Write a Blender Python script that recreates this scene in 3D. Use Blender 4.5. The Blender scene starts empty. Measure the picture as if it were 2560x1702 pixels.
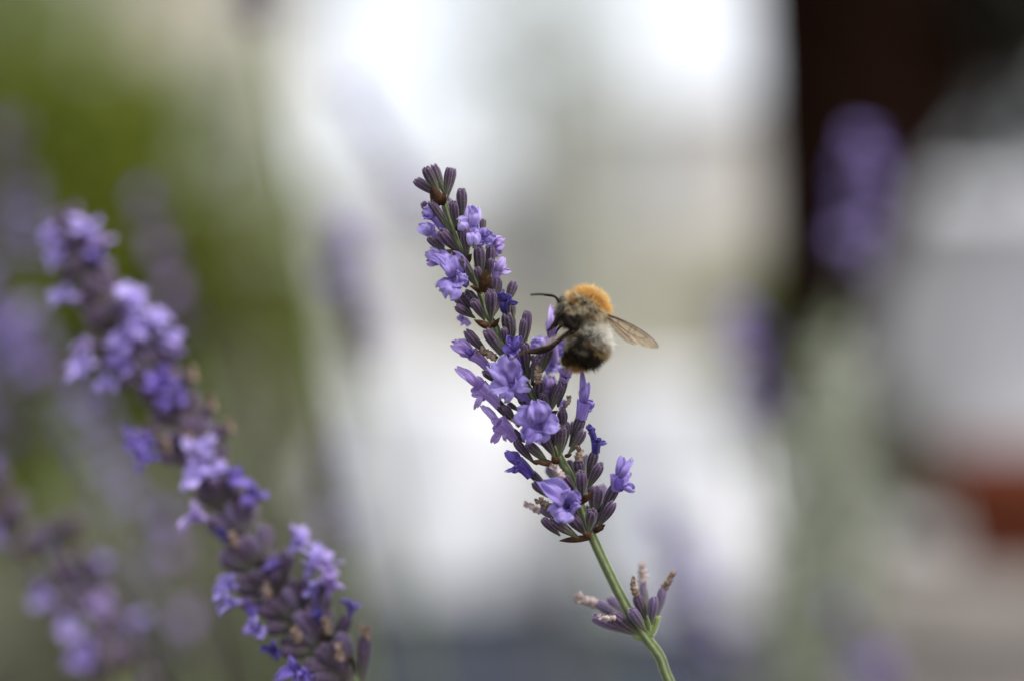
import bpy, bmesh, math, random
from mathutils import Vector, Matrix, noise, Quaternion
random.seed(7)
R = random.random
def U(a, b): return random.uniform(a, b)
sc = bpy.context.scene
col = sc.collection

# ------------------------------------------------------------------ camera
H = 0.88            # camera height
FD = 0.26           # focus distance
K = 0.6 / 2560      # slope per photo pixel (60 mm lens on 36 mm sensor)
cam_d = bpy.data.cameras.new('camera'); cam = bpy.data.objects.new('camera', cam_d); col.objects.link(cam)
cam.location = (0, 0, H); cam.rotation_euler = (math.radians(90), 0, 0)
cam_d.lens = 60; cam_d.sensor_width = 36; cam_d.clip_start = 0.01; cam_d.clip_end = 2000
cam_d.dof.use_dof = True; cam_d.dof.focus_distance = FD - 0.001; cam_d.dof.aperture_fstop = 3.3
cam_d.dof.aperture_blades = 0
sc.camera = cam
sc.render.resolution_x = 1024; sc.render.resolution_y = 680

# ------------------------------------------------------------------ sky, sun, exposure
SUN_EL, SUN_AZ = math.radians(55), math.radians(118)      # high, from the right and a little behind the camera
w = bpy.data.worlds.new('World'); sc.world = w; w.use_nodes = True
nt = w.node_tree; nt.nodes.clear()
out = nt.nodes.new('ShaderNodeOutputWorld'); bg = nt.nodes.new('ShaderNodeBackground')
sky = nt.nodes.new('ShaderNodeTexSky'); sky.sky_type = 'NISHITA'; sky.sun_disc = False
sky.sun_elevation = SUN_EL; sky.sun_rotation = SUN_AZ
tc = nt.nodes.new('ShaderNodeTexCoord'); nz = nt.nodes.new('ShaderNodeTexNoise')
nz.inputs['Scale'].default_value = 3.0; nz.inputs['Detail'].default_value = 4
rp = nt.nodes.new('ShaderNodeValToRGB')
rp.color_ramp.elements[0].position = 0.36; rp.color_ramp.elements[0].color = (0.72,)*3 + (1,)
rp.color_ramp.elements[1].position = 0.56; rp.color_ramp.elements[1].color = (0.97,)*3 + (1,)
mx = nt.nodes.new('ShaderNodeMixRGB'); mx.inputs['Color2'].default_value = (7.9, 8.05, 8.5, 1)
nt.links.new(tc.outputs['Generated'], nz.inputs['Vector']); nt.links.new(nz.outputs['Fac'], rp.inputs['Fac'])
nt.links.new(rp.outputs['Color'], mx.inputs['Fac']); nt.links.new(sky.outputs['Color'], mx.inputs['Color1'])
nt.links.new(mx.outputs['Color'], bg.inputs['Color']); bg.inputs['Strength'].default_value = 0.10
nt.links.new(bg.outputs['Background'], out.inputs['Surface'])
sun_d = bpy.data.lights.new('sun', 'SUN'); sun = bpy.data.objects.new('sun', sun_d); col.objects.link(sun)
sun_d.energy = 2.4; sun_d.angle = math.radians(14); sun_d.color = (1.0, 0.96, 0.9)
sdir = Vector((math.sin(SUN_AZ)*math.cos(SUN_EL), math.cos(SUN_AZ)*math.cos(SUN_EL), math.sin(SUN_EL)))
sun.rotation_euler = (-sdir).to_track_quat('-Z', 'Y').to_euler()
sc.view_settings.view_transform = 'Standard'; sc.view_settings.look = 'None'
sc.view_settings.exposure = 0.62; sc.view_settings.gamma = 1; sc.view_settings.use_curve_mapping = False

# ------------------------------------------------------------------ helpers
def at(px, py, Y): return Vector(((px-1280)*K*Y, Y, H-(py-851)*K*Y))
def near(px, py, dz=0.0): return at(px, py, FD+dz)      # dz in metres, + is away from the camera
MM = 0.001
PX = K*FD           # metres per photo pixel in the focus plane

def obj(name, me, mat=None, parent=None, mats=None):
    o = bpy.data.objects.new(name, me); col.objects.link(o)
    if me is not None and len(me.materials) == 0:
        for m in (mats or ([mat] if mat else [])): me.materials.append(m)
    if parent: o.parent = parent
    return o
def tag(o, label=None, cat=None, group=None, kind=None):
    if label: o['label'] = label
    if cat: o['category'] = cat
    if group: o['group'] = group
    if kind: o['kind'] = kind
    return o
def thing(name, loc, label, cat, group=None):
    o = bpy.data.objects.new(name, None); col.objects.link(o); o.location = loc; o.empty_display_size = 0.01
    bpy.context.view_layer.update()
    return tag(o, label, cat, group)
def child(name, me, root, mat=None, mats=None):          # mesh given in world coordinates -> child of root
    o = obj(name, me, mat, None, mats); o.parent = root
    p = root; off = Vector(p.location)
    while p.parent: p = p.parent; off = off + Vector(p.location)
    o.location = -off
    return o
class MB:
    def __init__(s): s.v = []; s.f = []; s.m = []; s.c = []; s.uv = []
    def add(s, vs, fs, m=0, c=None, uv=None):
        n = len(s.v); s.v += [tuple(v) for v in vs]
        s.f += [tuple(i+n for i in f) for f in fs]; s.m += [m]*len(fs)
        s.c += [c or (1, 1, 1)]*len(vs) if not isinstance(c, list) else c
        s.uv += uv or [(0, 0)]*len(vs)
    def mesh(s, name, smooth=True, col_attr=False, uvs=False):
        me = bpy.data.meshes.new(name); me.from_pydata(s.v, [], s.f)
        me.polygons.foreach_set('material_index', s.m)
        if smooth: me.polygons.foreach_set('use_smooth', [True]*len(s.f))
        if col_attr:
            a = me.color_attributes.new('col', 'FLOAT_COLOR', 'POINT')
            flat = []
            for c in s.c: flat += [c[0], c[1], c[2], 1.0]
            a.data.foreach_set('color', flat)
        if uvs:
            u = me.uv_layers.new(name='UVMap'); flat = []
            for l in me.loops: flat += list(s.uv[l.vertex_index])
            u.data.foreach_set('uv', flat)
        me.update(); return me
def frame_of(d):
    d = d.normalized(); a = Vector((0, -1, 0)) if abs(d.y) < 0.9 else Vector((0, 0, 1))
    x = d.cross(a).normalized(); return x, x.cross(d).normalized()
def tube(mb, pts, radii, seg=10, cap=True, m=0, rib=0, ribs=0, c=None):
    n = len(pts); vs = []; x, y = frame_of(pts[1]-pts[0])
    for i, p in enumerate(pts):
        d = (pts[min(i+1, n-1)]-pts[max(i-1, 0)]).normalized()
        x = (x - d*x.dot(d)).normalized(); y = x.cross(d)
        for k in range(seg):
            a = 2*math.pi*k/seg; r = radii[i]*(1+(rib*math.cos(ribs*a) if ribs else 0))
            vs.append(p + (x*math.cos(a)+y*math.sin(a))*r)
    fs = [(i*seg+k, i*seg+(k+1) % seg, (i+1)*seg+(k+1) % seg, (i+1)*seg+k) for i in range(n-1) for k in range(seg)]
    if cap: fs += [tuple(range(seg))[::-1], tuple((n-1)*seg+k for k in range(seg))]
    mb.add(vs, fs, m, c)
def run_on(pts, end):
    '''gently curved continuation from the last two points down to end'''
    d = (pts[-1]-pts[-2]).normalized(); p0 = pts[-1]; L = (end-p0).length; o = []
    step = (pts[-1]-pts[-2]).length; s = 0
    while s < L*.93:
        s += step; step *= 1.5; t = min(1, s/L); o.append((p0+d*s).lerp(p0.lerp(end, t), min(1, t**.55)))
    return o[:-1]+[end]
def spline(pts, n):
    P = [pts[0]*2-pts[1]] + list(pts) + [pts[-1]*2-pts[-2]]; o = []
    for i in range(1, len(P)-2):
        for k in range(n):
            t = k/n; a, b, c, d = P[i-1], P[i], P[i+1], P[i+2]
            o.append(0.5*((2*b)+(c-a)*t+(2*a-5*b+4*c-d)*t*t+(3*b-a-3*c+d)*t**3))
    o.append(P[-2]); return o
def lathe(mb, prof, seg=24, loc=Vector((0, 0, 0)), m=0, fold=None):
    vs = []
    for r, z in prof:
        for k in range(seg):
            a = 2*math.pi*k/seg; rr = r + (fold(a, z, r) if fold else 0)
            vs.append(loc+Vector((rr*math.cos(a), rr*math.sin(a), z)))
    n = len(prof)
    fs = [(i*seg+k, i*seg+(k+1) % seg, (i+1)*seg+(k+1) % seg, (i+1)*seg+k) for i in range(n-1) for k in range(seg)]
    mb.add(vs, fs, m)
def box(mb, c, s, m=0):
    c = Vector(c); vs = [c+Vector((x*s[0]/2, y*s[1]/2, z*s[2]/2)) for x in (-1, 1) for y in (-1, 1) for z in (-1, 1)]
    mb.add(vs, [(0, 1, 3, 2), (4, 6, 7, 5), (0, 4, 5, 1), (2, 3, 7, 6), (0, 2, 6, 4), (1, 5, 7, 3)], m)

# ------------------------------------------------------------------ materials
def mat(name, base=(0.5, 0.5, 0.5), rough=0.7, spec=0.3):
    m = bpy.data.materials.new(name); m.use_nodes = True; b = m.node_tree.nodes['Principled BSDF']
    b.inputs['Base Color'].default_value = (*base, 1); b.inputs['Roughness'].default_value = rough
    b.inputs['Specular IOR Level'].default_value = spec
    return m, m.node_tree, b
def N(nt, t, **kw):
    n = nt.nodes.new(t)
    for k, v in kw.items(): setattr(n, k, v)
    return n
def ramp(nt, stops):
    r = N(nt, 'ShaderNodeValToRGB'); e = r.color_ramp.elements
    while len(e) < len(stops): e.new(0.5)
    for i, (p, c) in enumerate(stops): e[i].position = p; e[i].color = (*c, 1)
    return r
def noisy(name, c1, c2, scale, rough=0.8, spec=0.2, bump=0.0, detail=5, bdist=0.01):
    m, nt, b = mat(name, c1, rough, spec)
    t = N(nt, 'ShaderNodeTexCoord'); n = N(nt, 'ShaderNodeTexNoise'); n.inputs['Scale'].default_value = scale; n.inputs['Detail'].default_value = detail
    r = ramp(nt, [(0.35, c1), (0.65, c2)])
    nt.links.new(t.outputs['Object'], n.inputs['Vector']); nt.links.new(n.outputs['Fac'], r.inputs['Fac']); nt.links.new(r.outputs['Color'], b.inputs['Base Color'])
    if bump:
        bp = N(nt, 'ShaderNodeBump'); bp.inputs['Strength'].default_value = bump; bp.inputs['Distance'].default_value = bdist
        nt.links.new(n.outputs['Fac'], bp.inputs['Height']); nt.links.new(bp.outputs['Normal'], b.inputs['Normal'])
    return m
def add_translucent(nt, b, colsock, fac, tint=(1, 1, 1)):
    tr = N(nt, 'ShaderNodeBsdfTranslucent'); mxs = N(nt, 'ShaderNodeMixShader'); mxs.inputs['Fac'].default_value = fac
    if colsock is not None: nt.links.new(colsock, tr.inputs['Color'])
    else: tr.inputs['Color'].default_value = (*tint, 1)
    o = [n for n in nt.nodes if n.type == 'OUTPUT_MATERIAL'][0]
    nt.links.new(b.outputs['BSDF'], mxs.inputs[1]); nt.links.new(tr.outputs['BSDF'], mxs.inputs[2]); nt.links.new(mxs.outputs['Shader'], o.inputs['Surface'])

def petal_mat(name, dark, mid, pale):
    m, nt, b = mat(name, mid, 0.55, 0.25)
    uv = N(nt, 'ShaderNodeUVMap'); mp = N(nt, 'ShaderNodeMapping'); mp.inputs['Scale'].default_value = (1.6, 6, 1)
    n = N(nt, 'ShaderNodeTexNoise'); n.inputs['Scale'].default_value = 1.0; n.inputs['Detail'].default_value = 6; n.inputs['Roughness'].default_value = .6
    oi = N(nt, 'ShaderNodeObjectInfo'); ad = N(nt, 'ShaderNodeVectorMath', operation='ADD')
    nt.links.new(uv.outputs['UV'], mp.inputs['Vector'])
    nt.links.new(mp.outputs['Vector'], ad.inputs[0]); 
    sc2 = N(nt, 'ShaderNodeMath', operation='MULTIPLY'); sc2.inputs[1].default_value = 37
    nt.links.new(oi.outputs['Random'], sc2.inputs[0]); nt.links.new(sc2.outputs[0], ad.inputs[1])
    nt.links.new(ad.outputs[0], n.inputs['Vector'])
    r = ramp(nt, [(0.28, dark), (0.5, mid), (0.72, pale)])
    # shift along the petal (paler to the margin) and from petal to petal
    sx = N(nt, 'ShaderNodeSeparateXYZ'); nt.links.new(uv.outputs['UV'], sx.inputs[0])
    m1 = N(nt, 'ShaderNodeMath', operation='MULTIPLY_ADD'); m1.inputs[1].default_value = 0.24; m1.inputs[2].default_value = -0.10
    nt.links.new(sx.outputs[0], m1.inputs[0])
    m2 = N(nt, 'ShaderNodeMath', operation='MULTIPLY_ADD'); m2.inputs[1].default_value = 0.22; m2.inputs[2].default_value = -0.11
    nt.links.new(oi.outputs['Random'], m2.inputs[0])
    a1 = N(nt, 'ShaderNodeMath', operation='ADD'); a2 = N(nt, 'ShaderNodeMath', operation='ADD')
    nt.links.new(m1.outputs[0], a1.inputs[0]); nt.links.new(m2.outputs[0], a1.inputs[1])
    nt.links.new(a1.outputs[0], a2.inputs[0]); nt.links.new(n.outputs['Fac'], a2.inputs[1])
    nt.links.new(a2.outputs[0], r.inputs['Fac']); nt.links.new(r.outputs['Color'], b.inputs['Base Color'])
    b.inputs['Sheen Weight'].default_value = 0.25; b.inputs['Sheen Roughness'].default_value = 0.5
    bp = N(nt, 'ShaderNodeBump'); bp.inputs['Strength'].default_value = 0.35; bp.inputs['Distance'].default_value = 0.0002
    nt.links.new(n.outputs['Fac'], bp.inputs['Height']); nt.links.new(bp.outputs['Normal'], b.inputs['Normal'])
    add_translucent(nt, b, r.outputs['Color'], 0.38)
    return m
M_PALE = petal_mat('petal_pale', (0.30, 0.22, 0.60), (0.46, 0.37, 0.78), (0.60, 0.50, 0.88))
M_PINK = petal_mat('petal_pinkish', (0.30, 0.18, 0.52), (0.46, 0.33, 0.71), (0.62, 0.49, 0.85))
M_MID = petal_mat('petal_violet', (0.20, 0.13, 0.47), (0.32, 0.24, 0.62), (0.45, 0.37, 0.77))
M_DEEP = petal_mat('petal_deep_violet', (0.06, 0.03, 0.25), (0.15, 0.09, 0.44), (0.28, 0.20, 0.64))
M_WILT = petal_mat('petal_dark_wilted', (0.02, 0.012, 0.10), (0.05, 0.03, 0.22), (0.12, 0.09, 0.40))
TONES = {'pale': M_PALE, 'pink': M_PINK, 'mid': M_MID, 'deep': M_DEEP, 'wilt': M_WILT}

def calyx_mat(name, green, mixc, purple, tipc):
    m, nt, b = mat(name, purple, 0.75, 0.25)
    t = N(nt, 'ShaderNodeTexCoord'); sx = N(nt, 'ShaderNodeSeparateXYZ'); nt.links.new(t.outputs['Object'], sx.inputs[0])
    n = N(nt, 'ShaderNodeTexNoise'); n.inputs['Scale'].default_value = 5; n.inputs['Detail'].default_value = 4
    nt.links.new(t.outputs['Object'], n.inputs['Vector'])
    oi = N(nt, 'ShaderNodeObjectInfo')
    a = N(nt, 'ShaderNodeMath', operation='MULTIPLY_ADD'); a.inputs[1].default_value = 0.35; nt.links.new(n.outputs['Fac'], a.inputs[0]); nt.links.new(sx.outputs[2], a.inputs[2])
    c = N(nt, 'ShaderNodeMath', operation='MULTIPLY_ADD'); c.inputs[1].default_value = 0.30; nt.links.new(oi.outputs['Random'], c.inputs[0]); nt.links.new(a.outputs[0], c.inputs[2])
    r = ramp(nt, [(0.28, green), (0.55, mixc), (0.78, purple), (1.0, tipc)])
    mr = N(nt, 'ShaderNodeMath', operation='MULTIPLY'); mr.inputs[1].default_value = 0.74
    nt.links.new(c.outputs[0], mr.inputs[0]); nt.links.new(mr.outputs[0], r.inputs['Fac'])
    # pale fuzz along the ribs: fine speckle
    n2 = N(nt, 'ShaderNodeTexNoise'); n2.inputs['Scale'].default_value = 26; n2.inputs['Detail'].default_value = 3
    nt.links.new(t.outputs['Object'], n2.inputs['Vector'])
    r2 = ramp(nt, [(0.55, (0, 0, 0)), (0.75, (0.25, 0.25, 0.25))]); nt.links.new(n2.outputs['Fac'], r2.inputs['Fac'])
    mxx = N(nt, 'ShaderNodeMixRGB'); mxx.inputs['Color2'].default_value = (0.36, 0.32, 0.38, 1)
    nt.links.new(r2.outputs['Color'], mxx.inputs['Fac']); nt.links.new(r.outputs['Color'], mxx.inputs['Color1'])
    at_ = N(nt, 'ShaderNodeAttribute'); at_.attribute_name = 'rib'
    pw = N(nt, 'ShaderNodeMath', operation='POWER'); pw.inputs[1].default_value = 3; nt.links.new(at_.outputs['Fac'], pw.inputs[0])
    ps = N(nt, 'ShaderNodeMath', operation='MULTIPLY'); ps.inputs[1].default_value = .35; nt.links.new(pw.outputs[0], ps.inputs[0])
    mx3 = N(nt, 'ShaderNodeMixRGB'); mx3.inputs['Color2'].default_value = (0.24, 0.20, 0.26, 1)
    nt.links.new(ps.outputs[0], mx3.inputs['Fac']); nt.links.new(mxx.outputs['Color'], mx3.inputs['Color1'])
    nt.links.new(mx3.outputs['Color'], b.inputs['Base Color'])
    b.inputs['Sheen Weight'].default_value = 0.35; b.inputs['Sheen Roughness'].default_value = 0.35
    b.inputs['Sheen Tint'].default_value = (0.85, 0.8, 0.9, 1)
    return m
M_CAL = calyx_mat('calyx_green_to_purple', (0.10, 0.125, 0.045), (0.050, 0.042, 0.034), (0.036, 0.016, 0.044), (0.060, 0.028, 0.080))
M_CALD = calyx_mat('calyx_dark_purple', (0.05, 0.045, 0.025), (0.028, 0.018, 0.025), (0.024, 0.011, 0.028), (0.04, 0.018, 0.06))
M_CALV = calyx_mat('calyx_violet_grey', (0.13, 0.15, 0.07), (0.08, 0.07, 0.07), (0.075, 0.05, 0.105), (0.10, 0.065, 0.15))
M_FUZZ, ntf, bf = mat('calyx_fuzz', (0.55, 0.5, 0.56), 0.8, 0.1); add_translucent(ntf, bf, None, 0.4, (0.5, 0.45, 0.52))
M_BRACT = noisy('papery_bract', (0.018, 0.008, 0.004), (0.075, 0.034, 0.013), 900, 0.7, 0.2, 0.3, bdist=0.0003)
M_TAN = noisy('dried_corolla', (0.09, 0.055, 0.038), (0.33, 0.25, 0.20), 1500, 0.85, 0.1, 0.6, bdist=0.0003)
M_CREAM = noisy('dried_corolla_pale', (0.24, 0.17, 0.14), (0.52, 0.44, 0.44), 1300, 0.85, 0.1, 0.6, bdist=0.0003)
m, nt_, b_ = mat('stem_green', (0.13, 0.17, 0.05), 0.6, 0.3)
t_ = N(nt_, 'ShaderNodeTexCoord'); n_ = N(nt_, 'ShaderNodeTexNoise'); n_.inputs['Scale'].default_value = 600; n_.inputs['Detail'].default_value = 5
r_ = ramp(nt_, [(0.3, (0.10, 0.15, 0.035)), (0.7, (0.19, 0.24, 0.08))])
nt_.links.new(t_.outputs['Object'], n_.inputs['Vector']); nt_.links.new(n_.outputs['Fac'], r_.inputs['Fac']); nt_.links.new(r_.outputs['Color'], b_.inputs['Base Color'])
b_.inputs['Sheen Weight'].default_value = 0.7; b_.inputs['Sheen Roughness'].default_value = 0.3; M_STEM = m

# ------------------------------------------------------------------ flower pieces
def make_calyx_mesh(seed):
    rnd = random.Random(seed); mb = MB(); seg = 32; rings = 15; vs = []
    bend = rnd.uniform(-0.10, 0.10); ph = rnd.uniform(0, 6)
    prof = [(0, .20), (.05, .30), (.14, .42), (.28, .62), (.42, .80), (.56, .94), (.68, 1.0), (.78, 1.0), (.86, .95), (.92, .86), (.96, .72), (.985, .52), (.99, .36), (.97, .26), (.93, .2)]
    for i, (z, r) in enumerate(prof):
        for k in range(seg):
            a = 2*math.pi*k/seg
            rib = 1+0.085*math.cos(8*a)*min(1, z*4)*(1 if z < .95 else .6)
            tooth = 0.035*math.cos(4*a+ph)*(1 if z > .9 else 0)
            rr = 0.5*r*rib
            vs.append(Vector((rr*math.cos(a)+bend*math.sin(z*3)*0.6, rr*math.sin(a), z+tooth)))
    fs = [(i*seg+k, i*seg+(k+1) % seg, (i+1)*seg+(k+1) % seg, (i+1)*seg+k) for i in range(rings-1) for k in range(seg)]
    fs += [tuple(range(seg))[::-1], tuple((rings-1)*seg+k for k in range(seg))]
    mb.add(vs, fs, 0)
    for _ in range(260):        # short pale hairs on the ribs and round the mouth
        i = rnd.randrange(3, 12); k = rnd.randrange(8)*4+rnd.choice((0, 0, 1, -1)); k %= seg
        p = Vector(vs[i*seg+k]).lerp(Vector(vs[(i+1)*seg+k]), rnd.random())
        nrm = Vector((math.cos(2*math.pi*k/seg), math.sin(2*math.pi*k/seg), 0))
        if rnd.random() < 0.25: p = Vector(vs[10*seg+rnd.randrange(seg)]); nrm = Vector((p.x, p.y, 0)).normalized()*0.4+Vector((0, 0, .25))
        tdir = Vector((-nrm.y, nrm.x, 0)).normalized()
        l = rnd.uniform(.06, .15); tip = p+nrm*l+Vector((rnd.uniform(-.05, .05), rnd.uniform(-.05, .05), rnd.uniform(.0, .05)))
        ww = 0.010
        mb.add([p-tdir*ww, p+tdir*ww, tip], [(0, 1, 2)], 1)
    me = mb.mesh('calyx')
    a = me.attributes.new('rib', 'FLOAT', 'POINT'); vals = []
    for i in range(len(mb.v)): vals.append(.5+.5*math.cos(8*2*math.pi*(i % seg)/seg) if i < seg*rings else 1)
    a.data.foreach_set('value', vals); return me
CAL = {}
def calyx_mesh(kind):
    key = (kind, random.randrange(6))
    if key not in CAL:
        me = make_calyx_mesh(key[1]*13+5)
        me.materials.append({'n': M_CAL, 'd': M_CALD, 'v': M_CALV}[kind]); me.materials.append(M_FUZZ); CAL[key] = me
    return CAL[key]
def place_calyx(root, base, tip, wid, kind='n'):
    o = obj('calyx', calyx_mesh(kind)); o.parent = root
    d = tip-base; L = d.length
    q = d.to_track_quat('Z', 'Y') @ Quaternion((0, 0, 1), U(0, 6.28))
    o.rotation_mode = 'QUATERNION'; o.rotation_quaternion = q
    o.location = base-Vector(root.location); o.scale = (wid, wid, L)
    return o
def petal_mesh(base, tip, width, face, curl=0.25, ruffle=0.10, seed=0, back=False, rootw=0.55):
    """a lobe: narrow at the throat, broad and wavy at the rim, bowed along its length"""
    nu, nv = 13, 11; d = tip-base; L = d.length; dn = d/L
    side = dn.cross(face).normalized(); up = side.cross(dn).normalized()
    rnd = random.Random(seed); o1, o2 = rnd.uniform(0, 99), rnd.uniform(0, 99); cup = rnd.uniform(-.25, .3); twist = rnd.uniform(-.25, .25)
    vs = []; uv = []
    for i in range(nu):
        u = i/(nu-1)
        ww = rootw+(1-rootw)*math.sin(min(1, u/0.62)*math.pi/2)
        if u > 0.62: ww *= math.sqrt(max(0.0, 1-((u-0.62)/0.40)**2))
        for k in range(nv):
            v = -1+2*k/(nv-1)
            notch = 1-0.09*math.exp(-(v*3)**2)*(u > .8)*(u-.8)*5
            edge = 1+(0.16*noise.noise(Vector((v*1.7+o1, u*1.5, o2)))+.12*noise.noise(Vector((v*4.5+o2, u, o1))))*u
            x = v*ww*width/2*(1+0.12*noise.noise(Vector((u*4+o2, v*.3, o1))))
            z = math.sin(u*math.pi*.9)*curl*L - curl*0.7*L*u*u + cup*width*(v*v)*ww*.5
            z += ruffle*width*u*(0.3+abs(v))*math.sin(6.0*v+o1+3*u)*.8
            z += ruffle*width*1.5*noise.noise(Vector((u*3+o2, v*2.2, o1)))*u
            z += twist*x*u
            vs.append(base+dn*(u*L*notch*edge)+side*x+up*z); uv.append((u, v*.5+.5))
    fs = [(i*nv+k, i*nv+k+1, (i+1)*nv+k+1, (i+1)*nv+k) for i in range(nu-1) for k in range(nv-1)]
    mb = MB(); mb.add(vs, fs, 0, None, uv); return mb
_ps = [0]
def corolla(root, base, mouth, lobes, tone='mid', wb=18, wm=30, face=None, sub=True):
    """tube from base to mouth with free lobes; lobes = [(tip, width)]"""
    tm = TONES[tone]; mid = base.lerp(mouth, .5)+Vector((0, 0, .0002))
    mb = MB(); pts = spline([base, mid, mouth], 4); n = len(pts)
    seg = 14; start = len(mb.v)
    rad = [(wb+(wm-wb)*(i/(n-1))**1.4)*PX/2 for i in range(n)]
    tube(mb, pts, rad, seg, cap=False, rib=.10, ribs=5)
    mb.uv = [((i//seg)/(n-1)*.5, (i % seg)/seg*2) for i in range(len(mb.v))]
    c = obj('corolla', mb.mesh('corolla', uvs=True), tm); c.parent = root; c.location = -Vector(root.location)
    ax = (mouth-base).normalized()
    f = face or Vector((0, -1, 0.15))
    for tp, wd in lobes:
        _ps[0] += 1
        d = (tp-mouth).normalized()
        start = mouth-ax*wm*PX*.30+d*wm*PX*.18
        pm = petal_mesh(start, tp, wd*1.04, f, U(.05, .38), U(.10, .26), _ps[0]*3.7)
        p = obj('petal', pm.mesh('petal', uvs=True), tm); p.parent = c
        s = p.modifiers.new('thick', 'SOLIDIFY'); s.thickness = 0.00008
    return c
def wilt_mesh(base, tip, wid, seed):
    rnd = random.Random(seed); mb = MB(); pts = spline([base, base.lerp(tip, .5)+Vector((U(-1, 1), U(-1, 1), U(-1, 1)))*wid*.12, tip], 6)
    n = len(pts); rad = [wid/2*(.65+.35*math.sin(i/(n-1)*3+.3))*(1+.25*math.sin(i*2.1+seed)) for i in range(n)]; rad[-1] *= .55
    tube(mb, pts, rad, 14, cap=True)
    o = seed*3.3
    mb.v = [tuple(Vector(v)+noise.noise_vector(Vector(v)*1300+Vector((o, o, o)))*wid*.22) for v in mb.v]
    # shrivelled lips
    for k in range(4):
        a = tip; dr = (tip-base).normalized()*.6+Vector((U(-1, 1), U(-.6, .6), U(-1, 1)))
        pm = petal_mesh(a-(tip-base).normalized()*wid*.3, a+dr.normalized()*wid*U(.5, .8), wid*.5, Vector((0, -1, 0)), .5, .4, seed+k)
        mb.add([Vector(v) for v in pm.v], pm.f)
    return mb
def wilted(root, base, tip, wid, m=None):
    _ps[0] += 1
    w_ = obj('dried_corolla', wilt_mesh(base, tip, wid, _ps[0]).mesh('dried_corolla'), m or M_TAN)
    w_.parent = root; w_.location = -Vector(root.location); return w_
def bract(root, base, tip, wid, face=Vector((0, -1, 0)), curl=.25, m=None):
    nu, nv = 12, 7; d = tip-base; L = d.length; dn = d/L; side = dn.cross(face).normalized(); up = side.cross(dn); vs = []
    o1 = U(0, 99)
    for i in range(nu):
        u = i/(nu-1); ww = math.sin(math.pi*min(1, .18+u*.82))**.8 if u < .99 else .03
        for k in range(nv):
            v = -1+2*k/(nv-1)
            vs.append(base+dn*u*L+side*v*ww*wid/2+up*(math.sin(u*3)*curl*L*.5-v*v*wid*.22*ww+.06*wid*noise.noise(Vector((u*5, v*3, o1)))))
    fs = [(i*nv+k, i*nv+k+1, (i+1)*nv+k+1, (i+1)*nv+k) for i in range(nu-1) for k in range(nv-1)]
    mb = MB(); mb.add(vs, fs); b = obj('bract', mb.mesh('bract'), m or M_BRACT); b.parent = root; b.location = -Vector(root.location)
    s = b.modifiers.new('thick', 'SOLIDIFY'); s.thickness = 0.0001
    return b

# ================================================================== SETTING
M_GRAVEL = noisy('pale_gravel', (0.34, 0.33, 0.32), (0.56, 0.54, 0.52), 30, 0.95, 0.1, 0.4)
M_SLATE = noisy('dark_slate_paving', (0.028, 0.033, 0.046), (0.055, 0.061, 0.076), 6, 1.0, 0.0, 0.3)
M_SOIL = noisy('garden_soil', (0.05, 0.04, 0.03), (0.12, 0.10, 0.075), 25, 0.95, 0.1, 0.8)
def sheet(name, x0, x1, y0, y1, z, m, n=1, amp=0):
    mb = MB(); vs = [Vector((x0+(x1-x0)*i/n, y0+(y1-y0)*j/n, z+(amp*noise.noise(Vector((i*.7, j*.7, 3))) if amp else 0))) for j in range(n+1) for i in range(n+1)]
    mb.add(vs, [(j*(n+1)+i, j*(n+1)+i+1, (j+1)*(n+1)+i+1, (j+1)*(n+1)+i) for j in range(n) for i in range(n)])
    return tag(obj(name, mb.mesh(name), m), kind='structure')
sheet('ground', -400, 400, -100, 700, 0, M_GRAVEL)
sheet('paving', -3.2, 3.2, 2.6, 7.1, 0.004, M_SLATE)
sheet('flower_bed', -3.2, 3.2, -1.5, 2.6, 0.02, M_SOIL, 24, 0.02)

def leafmesh(name, pts, size, m, ratio=.45, up=.3):
    """leaf-sized folded blades at the given points"""
    mb = MB()
    for p in pts:
        d = Vector((U(-1, 1), U(-1, 1), U(-1, 1)+up)).normalized(); x, y = frame_of(d); a = U(0, 6.28); s = x*math.cos(a)+y*math.sin(a); t = d.cross(s)
        l = size*U(.6, 1.25); w_ = l*ratio/2
        mb.add([p, p+d*l*.35+s*w_+t*w_*.3, p+d*l, p+d*l*.35-s*w_+t*w_*.3, p+d*l*.45], [(0, 1, 4), (1, 2, 4), (2, 3, 4), (3, 0, 4)])
    return mb.mesh(name, smooth=False)
def leaf_mat(name, c1, c2, scale=8, tr=.35):
    m = noisy(name, c1, c2, scale, .55, .3); nt = m.node_tree; b = nt.nodes['Principled BSDF']
    add_translucent(nt, b, b.inputs['Base Color'].links[0].from_socket, tr); return m
M_LEAF = leaf_mat('leaf_yellow_green', (0.12, 0.155, 0.012), (0.21, 0.25, 0.024))
M_LEAFD = leaf_mat('leaf_dark_brown_green', (0.018, 0.015, 0.008), (0.04, 0.034, 0.019))
M_OLIVE = leaf_mat('leaf_grey_green', (0.34, 0.37, 0.29), (0.48, 0.50, 0.42))
M_SAGE = leaf_mat('leaf_sage', (0.16, 0.17, 0.11), (0.27, 0.27, 0.19))
M_BARK = noisy('bark_dark', (0.006, 0.003, 0.002), (0.013, 0.0065, 0.0045), 40, 1, 0, .8)
M_BARKG = noisy('bark_grey', (0.10, 0.085, 0.07), (0.2, 0.18, 0.15), 40, .9, .1, .6)
def blob_pts(c, r, n, shell=.5, thr=-.1):
    o = []; c = Vector(c)
    while len(o) < n:
        d = Vector((U(-1, 1), U(-1, 1), U(-1, 1)))
        if not shell*.3 < d.length < 1: continue
        if noise.noise(d*2.3+c*1.7) < thr: continue
        o.append(c+Vector((d.x*r[0], d.y*r[1], d.z*r[2])))
    return o

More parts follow.
